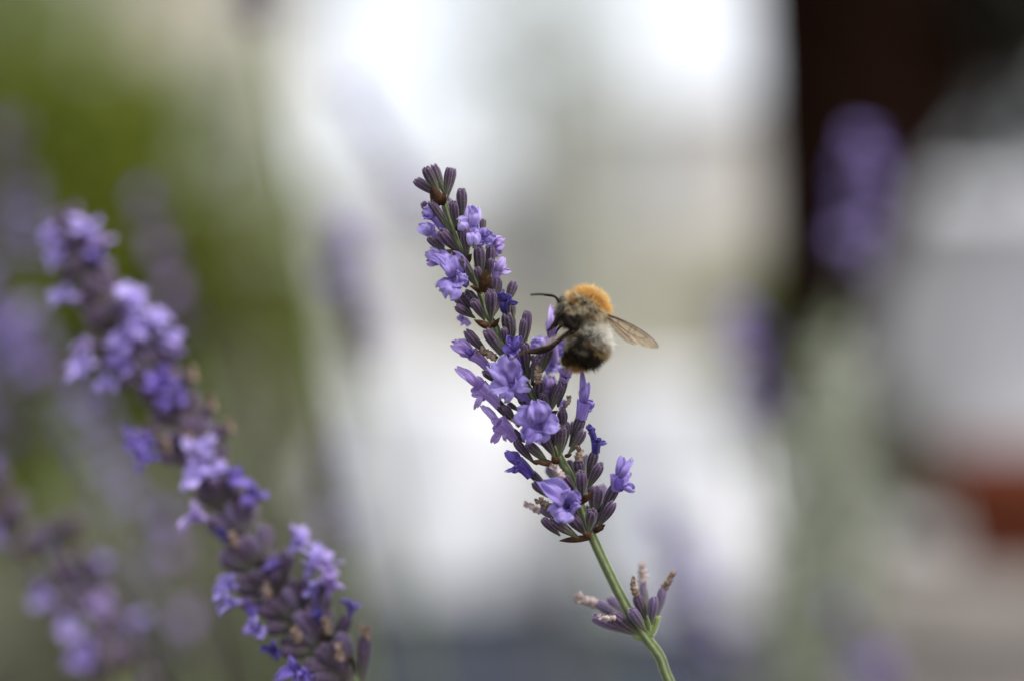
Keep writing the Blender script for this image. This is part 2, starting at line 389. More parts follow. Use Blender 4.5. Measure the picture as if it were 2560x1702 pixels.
# houses, sky-side
M_WHITE = noisy('white_render', (0.74, 0.74, 0.76), (0.82, 0.82, 0.84), 1.2, .9, .1, .1)
M_CREAMW = noisy('cream_render', (0.66, 0.62, 0.55), (0.76, 0.72, 0.65), 1.2, .9, .1, .1)
M_GREYW = noisy('grey_render', (0.40, 0.40, 0.42), (0.48, 0.48, 0.50), 1.2, .9, .1, .1)
M_STONE = noisy('beige_stone', (0.33, 0.31, 0.24), (0.48, 0.45, 0.36), 3, .9, .1, .3)
M_ROOF = noisy('pale_roof', (0.42, 0.42, 0.44), (0.52, 0.52, 0.54), 4, .8, .2, .2)
M_GLASS, _, gb = mat('window_glass', (0.35, 0.38, 0.42), .08, .6)
M_FRAME, _, _ = mat('window_frame', (0.7, 0.7, 0.7), .5)
def house(name, x0, x1, Y, depth, h, m, label, wins, roof_h=1.0):
    t = thing(name, ((x0+x1)/2, Y+depth/2, 0), label, 'house')
    mb = MB(); box(mb, ((x0+x1)/2, Y+depth/2, h/2), (x1-x0, depth, h)); child('wall', mb.mesh('wall', False), t, m)
    mb = MB(); e = .3; xm0, xm1 = x0-e, x1+e; y0, y1 = Y-e, Y+depth+e; ym = (y0+y1)/2
    mb.add([Vector(p) for p in ((xm0, y0, h+.004), (xm1, y0, h+.004), (xm1, y1, h+.004), (xm0, y1, h+.004), (xm0+1, ym, h+roof_h), (xm1-1, ym, h+roof_h))],
           [(0, 1, 5, 4), (2, 3, 4, 5), (1, 2, 5), (3, 0, 4), (3, 2, 1, 0)]); child('roof', mb.mesh('roof', False), t, M_ROOF)
    for (cx, cz, ww, hh) in wins:
        mb = MB(); 
        for sx in (-1, 1): box(mb, (cx+sx*ww/2, Y-.02, cz), (.08, .1, hh+.08))
        for sz in (-1, 1): box(mb, (cx, Y-.02, cz+sz*hh/2), (ww-.08, .1, .08))
        box(mb, (cx, Y-.015, cz), (.05, .06, hh-.08)); w_ = child('window', mb.mesh('window', False), t, M_FRAME)
        mb = MB(); box(mb, (cx, Y-.004, cz), (ww-.08, .012, hh-.08)); p = obj('pane', mb.mesh('pane', False), M_GLASS); p.parent = w_
    return t
def X(px, Y): return (px-1280)*K*Y
def Z(py, Y): return H-(py-851)*K*Y
house('white_house', X(560, 14), X(1330, 14), 14, 6, Z(470, 14), M_WHITE, 'white rendered house with a low pale roof behind the stalk with the bee', [(X(1000, 14), 1.35, .4, .5)], .4)
house('cream_house', X(1420, 15), X(2080, 15), 15, 6, Z(270, 15), M_CREAMW, 'cream coloured house behind the board fence, left of the dark tree', [(X(1640, 15), 2.3, .5, .5)], .5)
house('stone_house', X(-500, 12), X(560, 12), 12, 5, 4.3, M_STONE, 'beige stone house rising above the green bush at the top left', [(X(100, 12), 3.1, .8, .9)], 1.0)
house('pale_garage', X(2440, 9), X(3300, 9), 9, 5, Z(520, 9), M_GREYW, 'pale grey garage at the right behind the leaning dark tree', [], .4)

# fence of pale boards
M_WOOD = noisy('weathered_board', (0.27, 0.26, 0.20), (0.42, 0.40, 0.32), 5, .85, .1, .3)
fy = 9.0; f = thing('board_fence', (X(1600, fy), fy, 0), 'pale weathered board fence standing across the middle distance behind the white tables', 'fence')
mb = MB(); box(mb, (0, 0, 0), (.135, .022, 1.42)); bm_ = mb.mesh('board', False); bm_.materials.append(M_WOOD)
x = X(1130, fy)
i = 0
while x < X(2150, fy):
    b = obj('board', bm_); b.parent = f; b.location = Vector((x, fy+U(-.004, .004), .74+U(-.01, .01)))-Vector(f.location); x += .145; i += 1
mb = MB(); box(mb, (X(1640, fy), fy+.045, 1.2), (X(2150, fy)-X(1130, fy), .05, .08)); child('rail', mb.mesh('rail', False), f, M_WOOD)
mb = MB(); box(mb, (X(1640, fy), fy+.045, .35), (X(2150, fy)-X(1130, fy), .05, .08)); child('rail', mb.mesh('rail', False), f, M_WOOD)

# two small tables under white cloths
M_CLOTH = noisy('white_cloth', (0.78, 0.78, 0.80), (0.86, 0.86, 0.88), 3, .9, .1)
M_METAL, _, _ = mat('grey_metal', (0.25, 0.25, 0.26), .4, .5)
def table(cx, Y, r, lab1, lab2):
    t = thing('round_table', (cx, Y, 0), lab1, 'table', 'small round tables on the terrace')
    mb = MB(); lathe(mb, [(0, .72), (r-.02, .72), (r-.02, .742), (0, .742)], 32, Vector((cx, Y, 0))); child('tabletop', mb.mesh('tabletop'), t, M_METAL)
    mb = MB(); lathe(mb, [(0, .03), (.03, .03), (.025, .4), (.03, .72), (0, .72)], 16, Vector((cx, Y, 0))); child('leg', mb.mesh('leg'), t, M_METAL)
    mb = MB(); lathe(mb, [(0, .004), (.2, .004), (.2, .02), (.04, .035), (0, .035)], 24, Vector((cx, Y, 0))); child('foot', mb.mesh('foot'), t, M_METAL)
    mb = MB()
    prof = [(0, .752), (r*.6, .752), (r-.01, .751), (r, .745), (r+.006, .70), (r+.012, .5), (r+.02, .3), (r+.03, .06)]
    lathe(mb, prof, 96, Vector((cx, Y, 0)), fold=lambda a, z, rr: (.03*(.75-z)*1.3*math.sin(9*a)+.012*math.sin(17*a)*(.75-z)) if z < .74 else 0)
    c = child_free('tablecloth', mb.mesh('tablecloth'), M_CLOTH, (cx, Y, 0)); tag(c, lab2, 'tablecloth', 'white tablecloths')
    return t
def child_free(name, me, m, loc):
    loc = Vector(loc)
    for v in me.vertices: v.co -= loc
    o = obj(name, me, m); o.location = loc; return o
table(X(1115, 5.9), 5.9, .31, 'small round table under the left of two white cloths', 'white cloth hanging over the left round table, under the gap left of the bee stalk')
table(X(1700, 5.6), 5.6, .30, 'small round table under the right of two white cloths', 'white cloth hanging over the right round table, behind the lower right green stem')

# trees and shrubs
def crown_tree(name, label, cat, trunks, blobs, leaf, lm, bm, group=None, stump='trunk', fol='crown', ratio=.45):
    t = thing(name, (trunks[0][0][0].x, trunks[0][0][0].y, 0), label, cat, group)
    for pts, rr in trunks:
        mb = MB(); P = spline(pts, 8); n = len(P)
        tube(mb, P, [rr[0]+(rr[1]-rr[0])*i/(n-1)*(1)+.06*rr[0]*noise.noise(Vector((i*.5, rr[0]*99, 1))) for i in range(n)], 20, rib=.05, ribs=7)
        child(stump if (pts is trunks[0][0]) else 'branch', mb.mesh(stump), t, bm)
    pts = []
    for c, r, n, thr in blobs: pts += blob_pts(c, r, n, .5, thr)
    child(fol, leafmesh(fol, pts, leaf, lm, ratio), t, lm)
    return t
Y = 2.3
crown_tree('leafy_bush', 'broad yellow green leafy bush filling the left background behind the lavender', 'bush',
    [([Vector((X(200, Y), Y, 0)), Vector((X(220, Y), Y, .5)), Vector((X(330, Y), Y, 1.0))], (.03, .012)), ([Vector((X(180, Y), Y, 0)), Vector((X(60, Y), Y, .5)), Vector((X(-100, Y), Y, 1.0))], (.025, .012))],
    [(at(90, 700, Y), (.31, .20, .30), 4800, -.9), (at(420, 660, Y), (.205, .15, .24), 3900, -.9), (at(660, 920, Y+.05), (.11, .12, .18), 1700, -.9), (at(-100, 280, Y+.1), (.30, .2, .27), 2600, -.9), (at(180, 1250, Y), (.30, .22, .20), 2400, -.9), (at(500, 1220, Y+.1), (.12, .12, .14), 700, -.4)],
    .045, M_LEAF, M_BARKG, fol='foliage', stump='stem')
Y = 3.6
crown_tree('olive_tree', 'loose grey green tree standing between the white house and the cream house', 'tree',
    [([Vector((X(1400, Y), Y, 0)), Vector((X(1390, Y), Y, .7)), Vector((X(1370, Y), Y, 1.2)), Vector((X(1400, Y), Y, 1.8))], (.016, .008)), ([Vector((X(1385, Y), Y, .9)), Vector((X(1300, Y), Y, 1.3)), Vector((X(1280, Y), Y, 1.6))], (.010, .005))],
    [(at(1370, 350, Y), (.24, .25, .36), 700, -.2), (at(1340, 0, Y), (.22, .25, .25), 240, -.1), (at(1350, 700, Y), (.2, .2, .15), 160, -.1)],
    .055, M_OLIVE, M_BARKG, ratio=.3)
Y = 1.9
crown_tree('olive_sapling', 'slender pale grey green sapling between the leafy bush and the white sky', 'tree',
    [([Vector((X(700, Y), Y, 0)), Vector((X(690, Y), Y, .6)), Vector((X(640, Y), Y, 1.0)), Vector((X(640, Y), Y, 1.3))], (.010, .004))],
    [(at(600, 290, Y), (.040, .06, .10), 70, -.3), (at(690, 520, Y), (.04, .06, .07), 22, -.3)],
    .045, M_OLIVE, M_BARKG, ratio=.3)
Y = 1.7
crown_tree('sage_shrub', 'low sage green shrub at the lower left between the blurred lavender and the second stalk', 'shrub',
    [([Vector((X(560, Y), Y, 0)), Vector((X(560, Y), Y, .3)), Vector((X(540, Y), Y, .6))], (.012, .006))],
    [(at(480, 1560, Y), (.19, .13, .16), 2600, -.4), (at(640, 1220, Y+.1), (.06, .10, .12), 600, -.3), (at(100, 1700, Y), (.22, .15, .13), 1500, -.4)],
    .035, M_SAGE, M_BARKG, fol='foliage', stump='stem')
Y = 1.25
def tp(px, py, dy=0): return at(px-26, py, Y+dy)
crown_tree('dark_tree', 'dark reddish brown forked tree trunk leaning to the upper right behind the low stone wall', 'tree',
    [([Vector((X(2085, Y), Y, 0)), tp(2085, 1700), tp(2088, 1300), tp(2085, 1000), tp(2085, 700), tp(2088, 300), tp(2092, -100), tp(2080, -700)], (.019, .060)),
     ([tp(2088, 960), tp(2130, 700, .02), tp(2190, 450, .08), tp(2270, 200, .2), tp(2340, -100, .35), tp(2430, -500, .5)], (.018, .086)),
     ([tp(2088, 800), tp(2135, 520), tp(2185, 250, .03), tp(2215, -50, .06), tp(2240, -500, .1)], (.018, .054))],
    [(at(2470, -40, 1.5), (.11, .15, .09), 1100, -.5), (at(2520, 240, 1.8), (.10, .12, .10), 520, -.3), (at(2200, -420, .9), (.12, .12, .05), 500, -.3)],
    .035, M_LEAFD, M_BARK)
Y = .62
crown_tree('pale_shrub', 'slender pale grey green shrub hiding the foot of the dark tree trunk', 'shrub',
    [([Vector((X(2080, Y), Y, 0)), Vector((X(2075, Y), Y, .5)), Vector((X(2070, Y), Y, .84))], (.003, .0015))],
    [(at(2070, 1420, Y), (.020, .02, .062), 620, -.6), (at(2085, 1100, Y), (.013, .015, .024), 170, -.6), (at(2075, 920, Y), (.010, .012, .014), 60, -.5)],
    .012, M_OLIVE, M_BARKG, ratio=.3, fol='foliage', stump='stem')
Y = 1.55
crown_tree('small_shrub', 'small grey green shrub at the foot of the dark tree above the stone wall', 'shrub',
    [([Vector((X(2140, Y), Y, 0)), Vector((X(2140, Y), Y, .4)), Vector((X(2150, Y), Y, .65))], (.008, .004))],
    [(at(2170, 1200, Y), (.075, .06, .07), 420, -.3), (at(2080, 1010, Y), (.05, .05, .05), 120, -.2)],
    .03, leaf_mat('leaf_shrub', (0.10, 0.115, 0.06), (0.19, 0.20, 0.13)), M_BARKG, fol='foliage', stump='stem')
Y = 2.6
crown_tree('green_shrub', 'low green shrub just left of the dark tree trunk', 'shrub',
    [([Vector((X(1900, Y), Y, 0)), Vector((X(1900, Y), Y, .4)), Vector((X(1880, Y), Y, .85))], (.01, .004))],
    [(at(1890, 790, Y), (.05, .06, .05), 300, -.3), (at(1900, 1000, Y), (.06, .06, .09), 300, -.3)],
    .04, M_LEAF, M_BARKG, fol='foliage', stump='stem')

# low stone wall with a terracotta pot
wy = 1.40; wz = Z(1450, wy)
w0, w1 = X(1990, wy), X(3000, wy)
t = thing('stone_wall', ((w0+w1)/2, wy+.1, 0), 'low pale stone wall with flat coping at the lower right', 'wall')
M_BLOCK = noisy('wall_stone', (0.30, 0.27, 0.245), (0.46, 0.42, 0.39), 9, .9, .1, .5)
for r_i in range(6):
    z0 = r_i*(wz-.04)/6; hh = (wz-.04)/6; xx = w0-(.08 if r_i % 2 else 0)
    while xx < w1:
        L = U(.15, .24); a = max(xx, w0); e = min(xx+L, w1)
        if e-a > .02:
            mb = MB(); box(mb, ((a+e)/2, wy+.1+U(-.004, .004), z0+hh/2), (e-a-.008, .2, hh-.008)); child('stone', mb.mesh('stone', False), t, M_BLOCK)
        xx += L
mb = MB(); box(mb, ((w0+w1)/2, wy+.1, (wz-.04)/2), (w1-w0-.02, .18, wz-.045)); child('mortar', mb.mesh('mortar', False), t, M_STONE)
mb = MB(); box(mb, ((w0+w1)/2, wy+.1, wz-.018), (w1-w0+.02, .24, .035)); child('coping', mb.mesh('coping', False), t, M_BLOCK)
M_TERRA = noisy('terracotta', (0.13, 0.032, 0.014), (0.19, 0.05, 0.022), 20, .8, .2, .2)
px_, py_ = X(2600, wy+.09), wy+.09
t = thing('terracotta_pot', (px_, py_, wz), 'red brown terracotta pot on the low stone wall at the right edge', 'pot')
ph = Z(1125, py_)-wz
mb = MB(); lathe(mb, [(0, wz+.001), (.070, wz+.001), (.090, wz+ph*.75), (.092, wz+ph*.78), (.084, wz+ph*.78), (.066, wz+.012), (0, wz+.012)], 32, Vector((px_, py_, 0))); child('body', mb.mesh('body'), t, M_TERRA)
mb = MB(); lathe(mb, [(.092, wz+ph*.76), (.100, wz+ph*.77), (.100, wz+ph), (.092, wz+ph), (.086, wz+ph*.79), (.092, wz+ph*.76)], 32, Vector((px_, py_, 0))); child('rim', mb.mesh('rim'), t, M_TERRA)
mb = MB(); lathe(mb, [(0, wz+ph*.88), (.03, wz+ph*.89), (.088, wz+ph*.87)], 24, Vector((px_, py_, 0))); child('soil', mb.mesh('soil'), t, M_SOIL)

# ================================================================== MAIN LAVENDER STALK
C1 = lambda a, b: (980+a/3.7325, 380+b/3.7325)
C2 = lambda a, b: (1080+a/4.355, 760+b/4.355)
C3 = lambda a, b: (1180+a/4.3565, 1040+b/4.3565)
C4 = lambda a, b: (1400+a/4.332, 1340+b/4.332)
S = {C1: 3.7325, C2: 4.355, C3: 4.3565, C4: 4.332}
main = thing('lavender_stalk', near(1672, 1702, .003), 'sharp lavender stalk in full bloom carrying the bumblebee', 'lavender', 'lavender stalks')
def sdz(py): return (.0035 if py > 1350 else 0)
# stem
sp = [(1108, 488), (1114, 514), (1135, 584), (1154, 634), (1202, 736), (1215, 782), (1238, 815), (1252, 852), (1288, 910), (1321, 973), (1358, 1050), (1400, 1145), (1424, 1190), (1455, 1274), (1483, 1345), (1529, 1444), (1571, 1525), (1617, 1595), (1649, 1640), (1674, 1704), (1760, 1880)]
P = [near(x, y, .0004+.0035*max(0, (y-1100)/600)) for x, y in sp]
P += run_on(P, Vector((.13, .34, .02)))
SP = spline(P, 6); mb = MB()
def srad(i): return (5.5+6.3*min(1, i/100))*PX
M_STEMR = bpy.data.materials.new('stem_ridged'); M_STEMR.use_nodes = True; nr = M_STEMR.node_tree; br_ = nr.nodes['Principled BSDF']
va = N(nr, 'ShaderNodeVertexColor'); va.layer_name = 'col'; tx = N(nr, 'ShaderNodeTexCoord'); nn = N(nr, 'ShaderNodeTexNoise'); nn.inputs['Scale'].default_value = 900; nn.inputs['Detail'].default_value = 5
rr_ = ramp(nr, [(0.3, (.62, .62, .62)), (0.7, (1.15, 1.15, 1.15))]); mm = N(nr, 'ShaderNodeMixRGB', blend_type='MULTIPLY'); mm.inputs['Fac'].default_value = 1
nr.links.new(tx.outputs['Object'], nn.inputs['Vector']); nr.links.new(nn.outputs['Fac'], rr_.inputs['Fac']); nr.links.new(va.outputs['Color'], mm.inputs['Color1']); nr.links.new(rr_.outputs['Color'], mm.inputs['Color2'])
nr.links.new(mm.outputs['Color'], br_.inputs['Base Color']); br_.inputs['Roughness'].default_value = .8; br_.inputs['Specular IOR Level'].default_value = .2; br_.inputs['Sheen Weight'].default_value = .5
mb = MB(); seg_ = 32; tube(mb, SP, [srad(i) for i in range(len(SP))], seg_, rib=.17, ribs=4)
mb.c = []
for i in range(len(mb.v)):
    k_ = (.5+.5*math.cos(4*2*math.pi*(i % seg_)/seg_))**1.5; k_ = max(0, min(1, k_+.25*noise.noise(Vector((i*.07, (i % seg_)*.5, 2)))))
    mb.c.append((.055+.15*k_, .085+.16*k_, .020+.085*k_))
child('stem', mb.mesh('stem', col_attr=True), main, M_STEMR)
hb = MB()
for _ in range(3200):
    i_ = random.randrange(4, min(len(SP)-2, 125)); p_ = SP[i_].lerp(SP[i_+1], R()); ax_ = (SP[i_+1]-SP[i_]).normalized(); x_, y_ = frame_of(ax_); a_ = U(0, 6.28)
    d_ = x_*math.cos(a_)+y_*math.sin(a_); t_ = ax_.cross(d_)*.00001; p_ = p_+d_*srad(i_)*.92
    hb.add([p_-t_, p_+t_, p_+(d_+ax_*U(-.5, .2)).normalized()*.00028*U(.5, 1.3)], [(0, 1, 2)])
dn_ = child('stem_down', hb.mesh('stem_down'), main, M_FUZZ); dn_['kind'] = 'stuff'

def cx(C, bx, by, tx, ty, wd, db=0., dt=-2.0, kind='n'):
    b = C(bx, by); t_ = C(tx, ty)
    return place_calyx(main, near(*b, db*.8*MM+sdz(b[1])), near(*t_, dt*(.7 if dt < 0 else 1)*MM+sdz(t_[1])), wd/S[C]*PX*.94, kind)
for a in [
 (440,420,205,270,75,0,-1), (440,390,240,250,60,1,2), (450,410,310,150,105,0,-2.5), (485,390,385,125,95,1,2), (495,430,535,150,80,0,-1), (520,430,580,160,65,1,1.5),
 (548,745,355,465,88,-.5,-3), (350,590,292,470,72,1,1.5), (600,735,570,465,88,0,-3), (650,660,647,345,104,1,0), (845,780,850,630,68,2,2.5),
 (645,950,450,735,115,0,-3.5), (505,935,340,795,90,0,-1), (705,1005,682,705,95,-.5,-3.5), (760,900,770,720,80,2,3),
 (795,1250,632,985,105,-.5,-4), (832,1235,792,1085,78,-1.5,-4), (822,1210,808,885,114,.5,-1.5), (895,1160,925,885,94,1,.5), (915,1160,926,1000,64,-.5,-1.5),
 (950,1360,960,1165,115,1,1), (1070,1410,1138,1212,98,1.5,2), (925,1570,925,1298,110,-.5,-4), (850,1500,672,1310,135,0,-1,'d'), (745,1510,585,1345,82,0,-1.5), (775,1550,597,1443,84,-.5,-3), (865,1570,755,1385,88,-1,-4), (1075,1560,1050,1390,105,.5,0,'d'),
 (1140,1560,1120,1420,60,2,2.5), (980,1400,985,1180,90,1.5,1.8,'d')]: cx(C1, *a)
for a in [
 (845,430,808,110,135,.5,-1,'d'), (895,380,880,135,60,2,2.5), (1000,480,1038,80,112,1,.5), (955,480,1002,168,88,-.5,-2), (790,430,785,262,82,-1,-2.5),
 (610,540,365,290,115,0,-1), (790,570,585,285,128,-1,-4), (1035,780,1012,425,115,0,-2.5), (1190,750,1285,480,112,1,.5), (1080,870,1155,605,94,-1,-3),
 (1165,1050,1172,835,135,0,-2,'d'), (735,870,560,725,95,0,-2), (640,720,540,610,80,1,1,'d'), (870,1270,690,1040,112,0,0,'d'), (900,1250,785,1112,88,-1,-3), (960,1170,825,1075,60,1,1),
 (1275,1210,1208,965,95,-1,-3), (1285,1175,1405,875,105,-1,-3), (1370,1120,1440,790,112,1,1.5,'d'), (1430,1370,1420,1155,118,0,-1), (1530,1420,1640,1190,112,.5,.5,'d'), (1055,1130,960,1000,110,0,-1,'d'),
 (1230,640,1270,500,100,2,3), (960,860,930,600,110,1,1,'d'), (1100,640,1090,560,70,3,3), (1010,1500,860,1375,105,.5,0,'d')]: cx(C2, *a)
for a in [
 (680,510,470,270,102,0,-1), (830,510,600,295,112,-1,-3), (900,440,740,190,118,0,-1.5), (870,430,900,180,100,1,0), (955,430,982,112,116,-1.5,-4.5), (1050,410,1222,158,104,-1,-2), (1060,330,1200,30,115,1,.5,'d'), (1100,320,1120,60,110,2,3,'v'), (1020,300,1010,60,110,1,0),
 (1255,680,1340,385,112,.5,0,'d'), (1190,670,1152,475,124,0,-1.5,'d'), (1120,700,1050,480,100,1.5,2), (1235,620,1250,425,85,2.5,4,'v'), (1395,600,1410,500,60,2,2), (1265,780,1402,525,114,-1,-2.5), (1200,890,1192,605,124,-2,-5), (1140,850,965,640,118,-.5,-3,'d'),
 (820,760,625,600,95,1,1.5,'d'), (830,880,665,720,98,0,-.5), (960,740,825,560,115,3,6,'v'), (890,1120,750,1000,95,1,2,'v'), (960,1300,768,1115,98,0,-.5), (1160,1320,865,1120,124,-1.5,-4), (1240,1290,1060,1080,134,-1,-3), (1270,1260,1312,1022,126,-2,-5),
 (1375,1200,1545,938,114,-1,-2.5), (1320,1080,1345,760,165,1,2), (1420,1080,1425,755,125,3,6,'v'), (1400,1080,1575,740,124,.5,0,'d')]: cx(C3, *a)
for a in [
 (790,960,540,660,120,1.5,5,'v'), (760,930,400,715,115,1.5,4,'v'), (800,1055,365,870,135,0,0,'v'), (870,1065,565,840,140,-.5,-2), (930,1030,770,790,128,-2,-4,'v'), (935,920,828,635,120,0,-1), (960,850,890,510,98,2,5,'v'), (985,960,1022,655,116,-1,-2,'v'), (1040,900,1112,555,98,0,1,'v')]: cx(C4, *a)
# calyces at the back of each whorl
for C, bx, by, n_ in [(C1, 600, 750, 3), (C1, 670, 980, 4), (C1, 830, 1300, 4), (C1, 930, 1570, 5), (C2, 790, 600, 4), (C2, 1040, 880, 4), (C2, 1260, 1230, 5), (C3, 960, 500, 4), (C3, 1200, 920, 4), (C3, 1280, 1300, 4)]:
    for q in range(n_):
        a = math.radians(U(-22, 52)-8); L = U(66, 84)*S[C]
        b = (bx-10+U(-15, 15), by-20); e = (b[0]-math.sin(a)*L*.9, b[1]-math.cos(a)*L)
        cx(C, b[0], b[1], e[0], e[1], U(88, 108), 1.2, U(2.2, 4.5), random.choice('nnd'))
# short green flower stalks under the lowest whorl
mb = MB()
for a, b in (((930,1085),(800,1050)), ((940,1085),(870,1060)), ((950,1080),(930,1010)), ((965,1080),(985,950)), ((970,1080),(1060,860)), ((960,1080),(940,900)), ((930,1080),(770,950))):
    p, q = C4(*a), C4(*b); p, q = near(*p, .0035), near(*q, .0035); tube(mb, spline([p, p.lerp(q, .5)+Vector((0, 0, -.0004)), q], 4), [9*PX]*9, 8)
o_ = child('pedicel', mb.mesh('pedicel'), main, M_STEM); o_['kind'] = 'stuff'

def co(C, base, mouth, lobes, tone='mid', wb=18, wm=28, db=0, dm=-2, dl=-3, face=None):
    b = C(*base); m_ = C(*mouth); L = []
    for l in lobes:
        q = C(l[0], l[1]); L.append((near(*q, (dl if len(l) < 4 else l[3])*.75*MM+U(-.6, .6)*MM), l[2]/S[C]*PX))
    return corolla(main, near(*b, db*MM), near(*m_, dm*.75*MM), L, tone, wb, wm, face)
UPF = Vector((0.1, -1, .5)); SIDE = Vector((-.6, -1, .3))
# top florets
co(C1, (500,780), (390,600), [(300,540,110), (350,490,110), (430,540,90)], 'mid', 18, 24, 0, -1.5, -2)
co(C1, (440,600), (370,590), [(300,610,70), (440,600,70)], 'deep', 10, 22, -1, -1.6, -2.2)
co(C1, (470,900), (370,760), [(245,690,110), (310,665,120), (420,740,100), (330,800,80)], 'pale', 16, 24, 1.5, 1, 1)
co(C1, (800,880), (740,690), [(730,500,120), (800,520,110), (625,640,140), (760,860,130), (800,720,110)], 'pale', 18, 30, 0, -2.5, -3.5, UPF)
co(C1, (800,900), (840,790), [(960,790,130), (880,720,100), (780,840,90), (830,870,80)], 'mid', 16, 26, 1, -.5, -1.2)
co(C1, (900,960), (930,850), [(1045,850,130), (1000,960,110), (1030,800,90), (880,870,80)], 'pink', 16, 24, 2, 2, 2)
co(C1, (700,1240), (565,1180), [(320,930,110,-1), (400,905,100,-1), (540,950,210), (640,1130,170), (430,1265,140), (530,1350,180), (660,1240,160)], 'mid', 18, 34, -.5, -3, -4, UPF)
co(C1, (480,1060), (440,1010), [(325,1030,90), (350,910,110), (460,960,90)], 'pink', 14, 22, 0, -1, -1)
co(C1, (960,1230), (975,1110), [(1040,990,80), (1100,1105,55), (1010,1160,55), (950,1010,70), (1060,1040,50)], 'pink', 18, 26, 1, 1, .5)
co(C1, (1050,1480), (1040,1380), [(1175,1410,45), (985,1320,60), (1100,1330,80), (1030,1310,60), (1120,1370,60)], 'wilt', 22, 26, 0, -1, -1.5)
co(C1, (720,1620), (660,1570), [(620,1530,60), (640,1600,60)], 'pink', 14, 20, 2, 2.5, 3)
# middle
co(C2, (600,690), (430,540), [(215,430,130), (280,380,120), (300,500,110), (400,510,110)], 'pink', 22, 34, .5, -.5, -1)
co(C2, (420,545), (380,510), [(330,520,60), (440,560,60)], 'deep', 12, 20, -1, -1.2, -1.6)
co(C2, (960,760), (880,500), [(780,450,110), (835,345,90), (945,350,90), (900,560,110)], 'deep', 24, 30, 0, -2, -3)
co(C2, (1040,1080), (835,860), [(620,660,215), (830,560,240), (930,670,150,-3), (635,915,170), (770,1035,160), (1045,860,200)], 'mid', 22, 42, 0, -4, -5, UPF)
co(C2, (730,1110), (520,900), [(265,690,95), (330,700,90), (480,800,110), (430,960,110), (480,1130,70), (520,1040,100)], 'pink', 24, 40, 0, -1, -1.2)
co(C2, (900,1470), (720,1290), [(540,1100,70), (590,1120,60), (660,1240,90), (660,1510,90), (800,1500,40), (680,1400,110)], 'pink', 26, 46, 0, -1, -1)
co(C2, (1230,1500), (1150,1300), [(930,1150,250), (1130,1050,270), (1240,1150,150,-3), (1385,1310,230), (1190,1505,190), (1010,1490,215)], 'mid', 26, 46, 0, -4.5, -5.5, UPF)
co(C2, (1620,1250), (1660,1060), [(1640,745,70), (1700,850,80), (1640,900,90), (1760,1060,100), (1750,1130,90), (1670,1150,80)], 'mid', 28, 40, .5, 0, -.5)
# pale flowers behind the bee
co(C2, (1330,620), (1290,360), [(1300,20,80), (1350,60,90), (1260,180,70), (1340,260,90)], 'pink', 24, 30, 3, 2.5, 2.5)
co(C2, (1400,560), (1400,440), [(1370,510,110), (1460,450,100), (1430,350,90)], 'pale', 20, 26, 5, 5, 5)
co(C2, (1230,560), (1180,450), [(1060,440,140), (1130,360,130), (1210,380,120)], 'pale', 16, 26, 5, 6, 6.5)
co(C2, (1200,700), (1290,680), [(1395,670,140), (1330,590,120), (1290,740,120), (1360,720,100)], 'pale', 16, 26, 5, 6, 6.5)
co(C2, (1280,1100), (1280,960), [(1240,770,110), (1310,770,110), (1260,900,120), (1100,960,60)], 'pink', 20, 30, 4, 5, 5.5)
co(C2, (1420,880), (1450,770), [(1420,690,90), (1500,690,100), (1470,740,100)], 'pink', 22, 30, 1.5, 1, 1)
co(C2, (1400,1160), (1430,1080), [(1400,1040,60), (1460,1050,60)], 'pale', 12, 20, 4, 5, 5)
# lower
co(C3, (1345,400), (1350,270), [(1460,280,50), (1400,230,60), (1310,230,60)], 'wilt', 20, 26, 0, -.5, -.5)
co(C3, (1330,250), (1290,160), [(1260,90,60), (1320,110,60), (1330,170,60)], 'wilt', 16, 18, 0, 0, -.5)
co(C3, (640,650), (490,510), [(365,385,100), (440,380,100), (480,460,90), (370,600,45), (430,590,80), (480,560,100)], 'deep', 26, 38, .5, 0, -.5)
co(C3, (1080,1050), (1010,950), [(800,715,240), (1085,790,235), (845,1030,150), (980,1150,210), (1165,950,170)], 'mid', 24, 44, -2, -4.5, -6, UPF)
co(C3, (1060,1000), (1000,930), [(940,790,90,-5.2), (1000,850,90,-5.2)], 'deep', 14, 22, -2, -4.6, -5.2, UPF)
co(C3, (1570,810), (1590,650), [(1650,430,110), (1740,470,70), (1650,600,120), (1720,600,100), (1770,800,110), (1700,690,120)], 'mid', 30, 42, 0, -.5, -1)
co(C3, (1590,790), (1610,690), [(1560,640,100), (1640,760,100)], 'deep', 24, 32, -1, -1, -1.4)
# dried corollas
def wl(C, b, t_, wd, db=-1, dt=-1.5, m=None):
    p, q = C(*b), C(*t_); wilted(main, near(*p, db*MM+sdz(p[1])), near(*q, dt*MM+sdz(q[1])), wd/S[C]*PX, m)
wl(C2, (700,600), (530,500), 90); wl(C2, (1160,860), (1150,715), 85, -3, -3); wl(C2, (1420,1150), (1500,1030), 60, 0, 0)
wl(C2, (960,1330), (890,1260), 55, -2, -2); wl(C3, (1160,490), (1170,370), 85, -1.5, -1.5); wl(C3, (1000,670), (890,560), 75, -3, -3, M_CREAM)
wl(C3, (880,1000), (730,920), 85, 0, 0); wl(C3, (760,1040), (600,950), 80, 2, 2.5, M_CREAM)
wl(C4, (410,735), (210,685), 110, 4, 4.5, M_CREAM); wl(C4, (600,885), (430,870), 62, -2, -2.5, M_CREAM); wl(C4, (830,650), (790,490), 80, -1, -1)
wl(C4, (895,530), (890,330), 105, 5, 5.5, M_CREAM); wl(C4, (1115,580), (1210,410), 82, 1, 1)
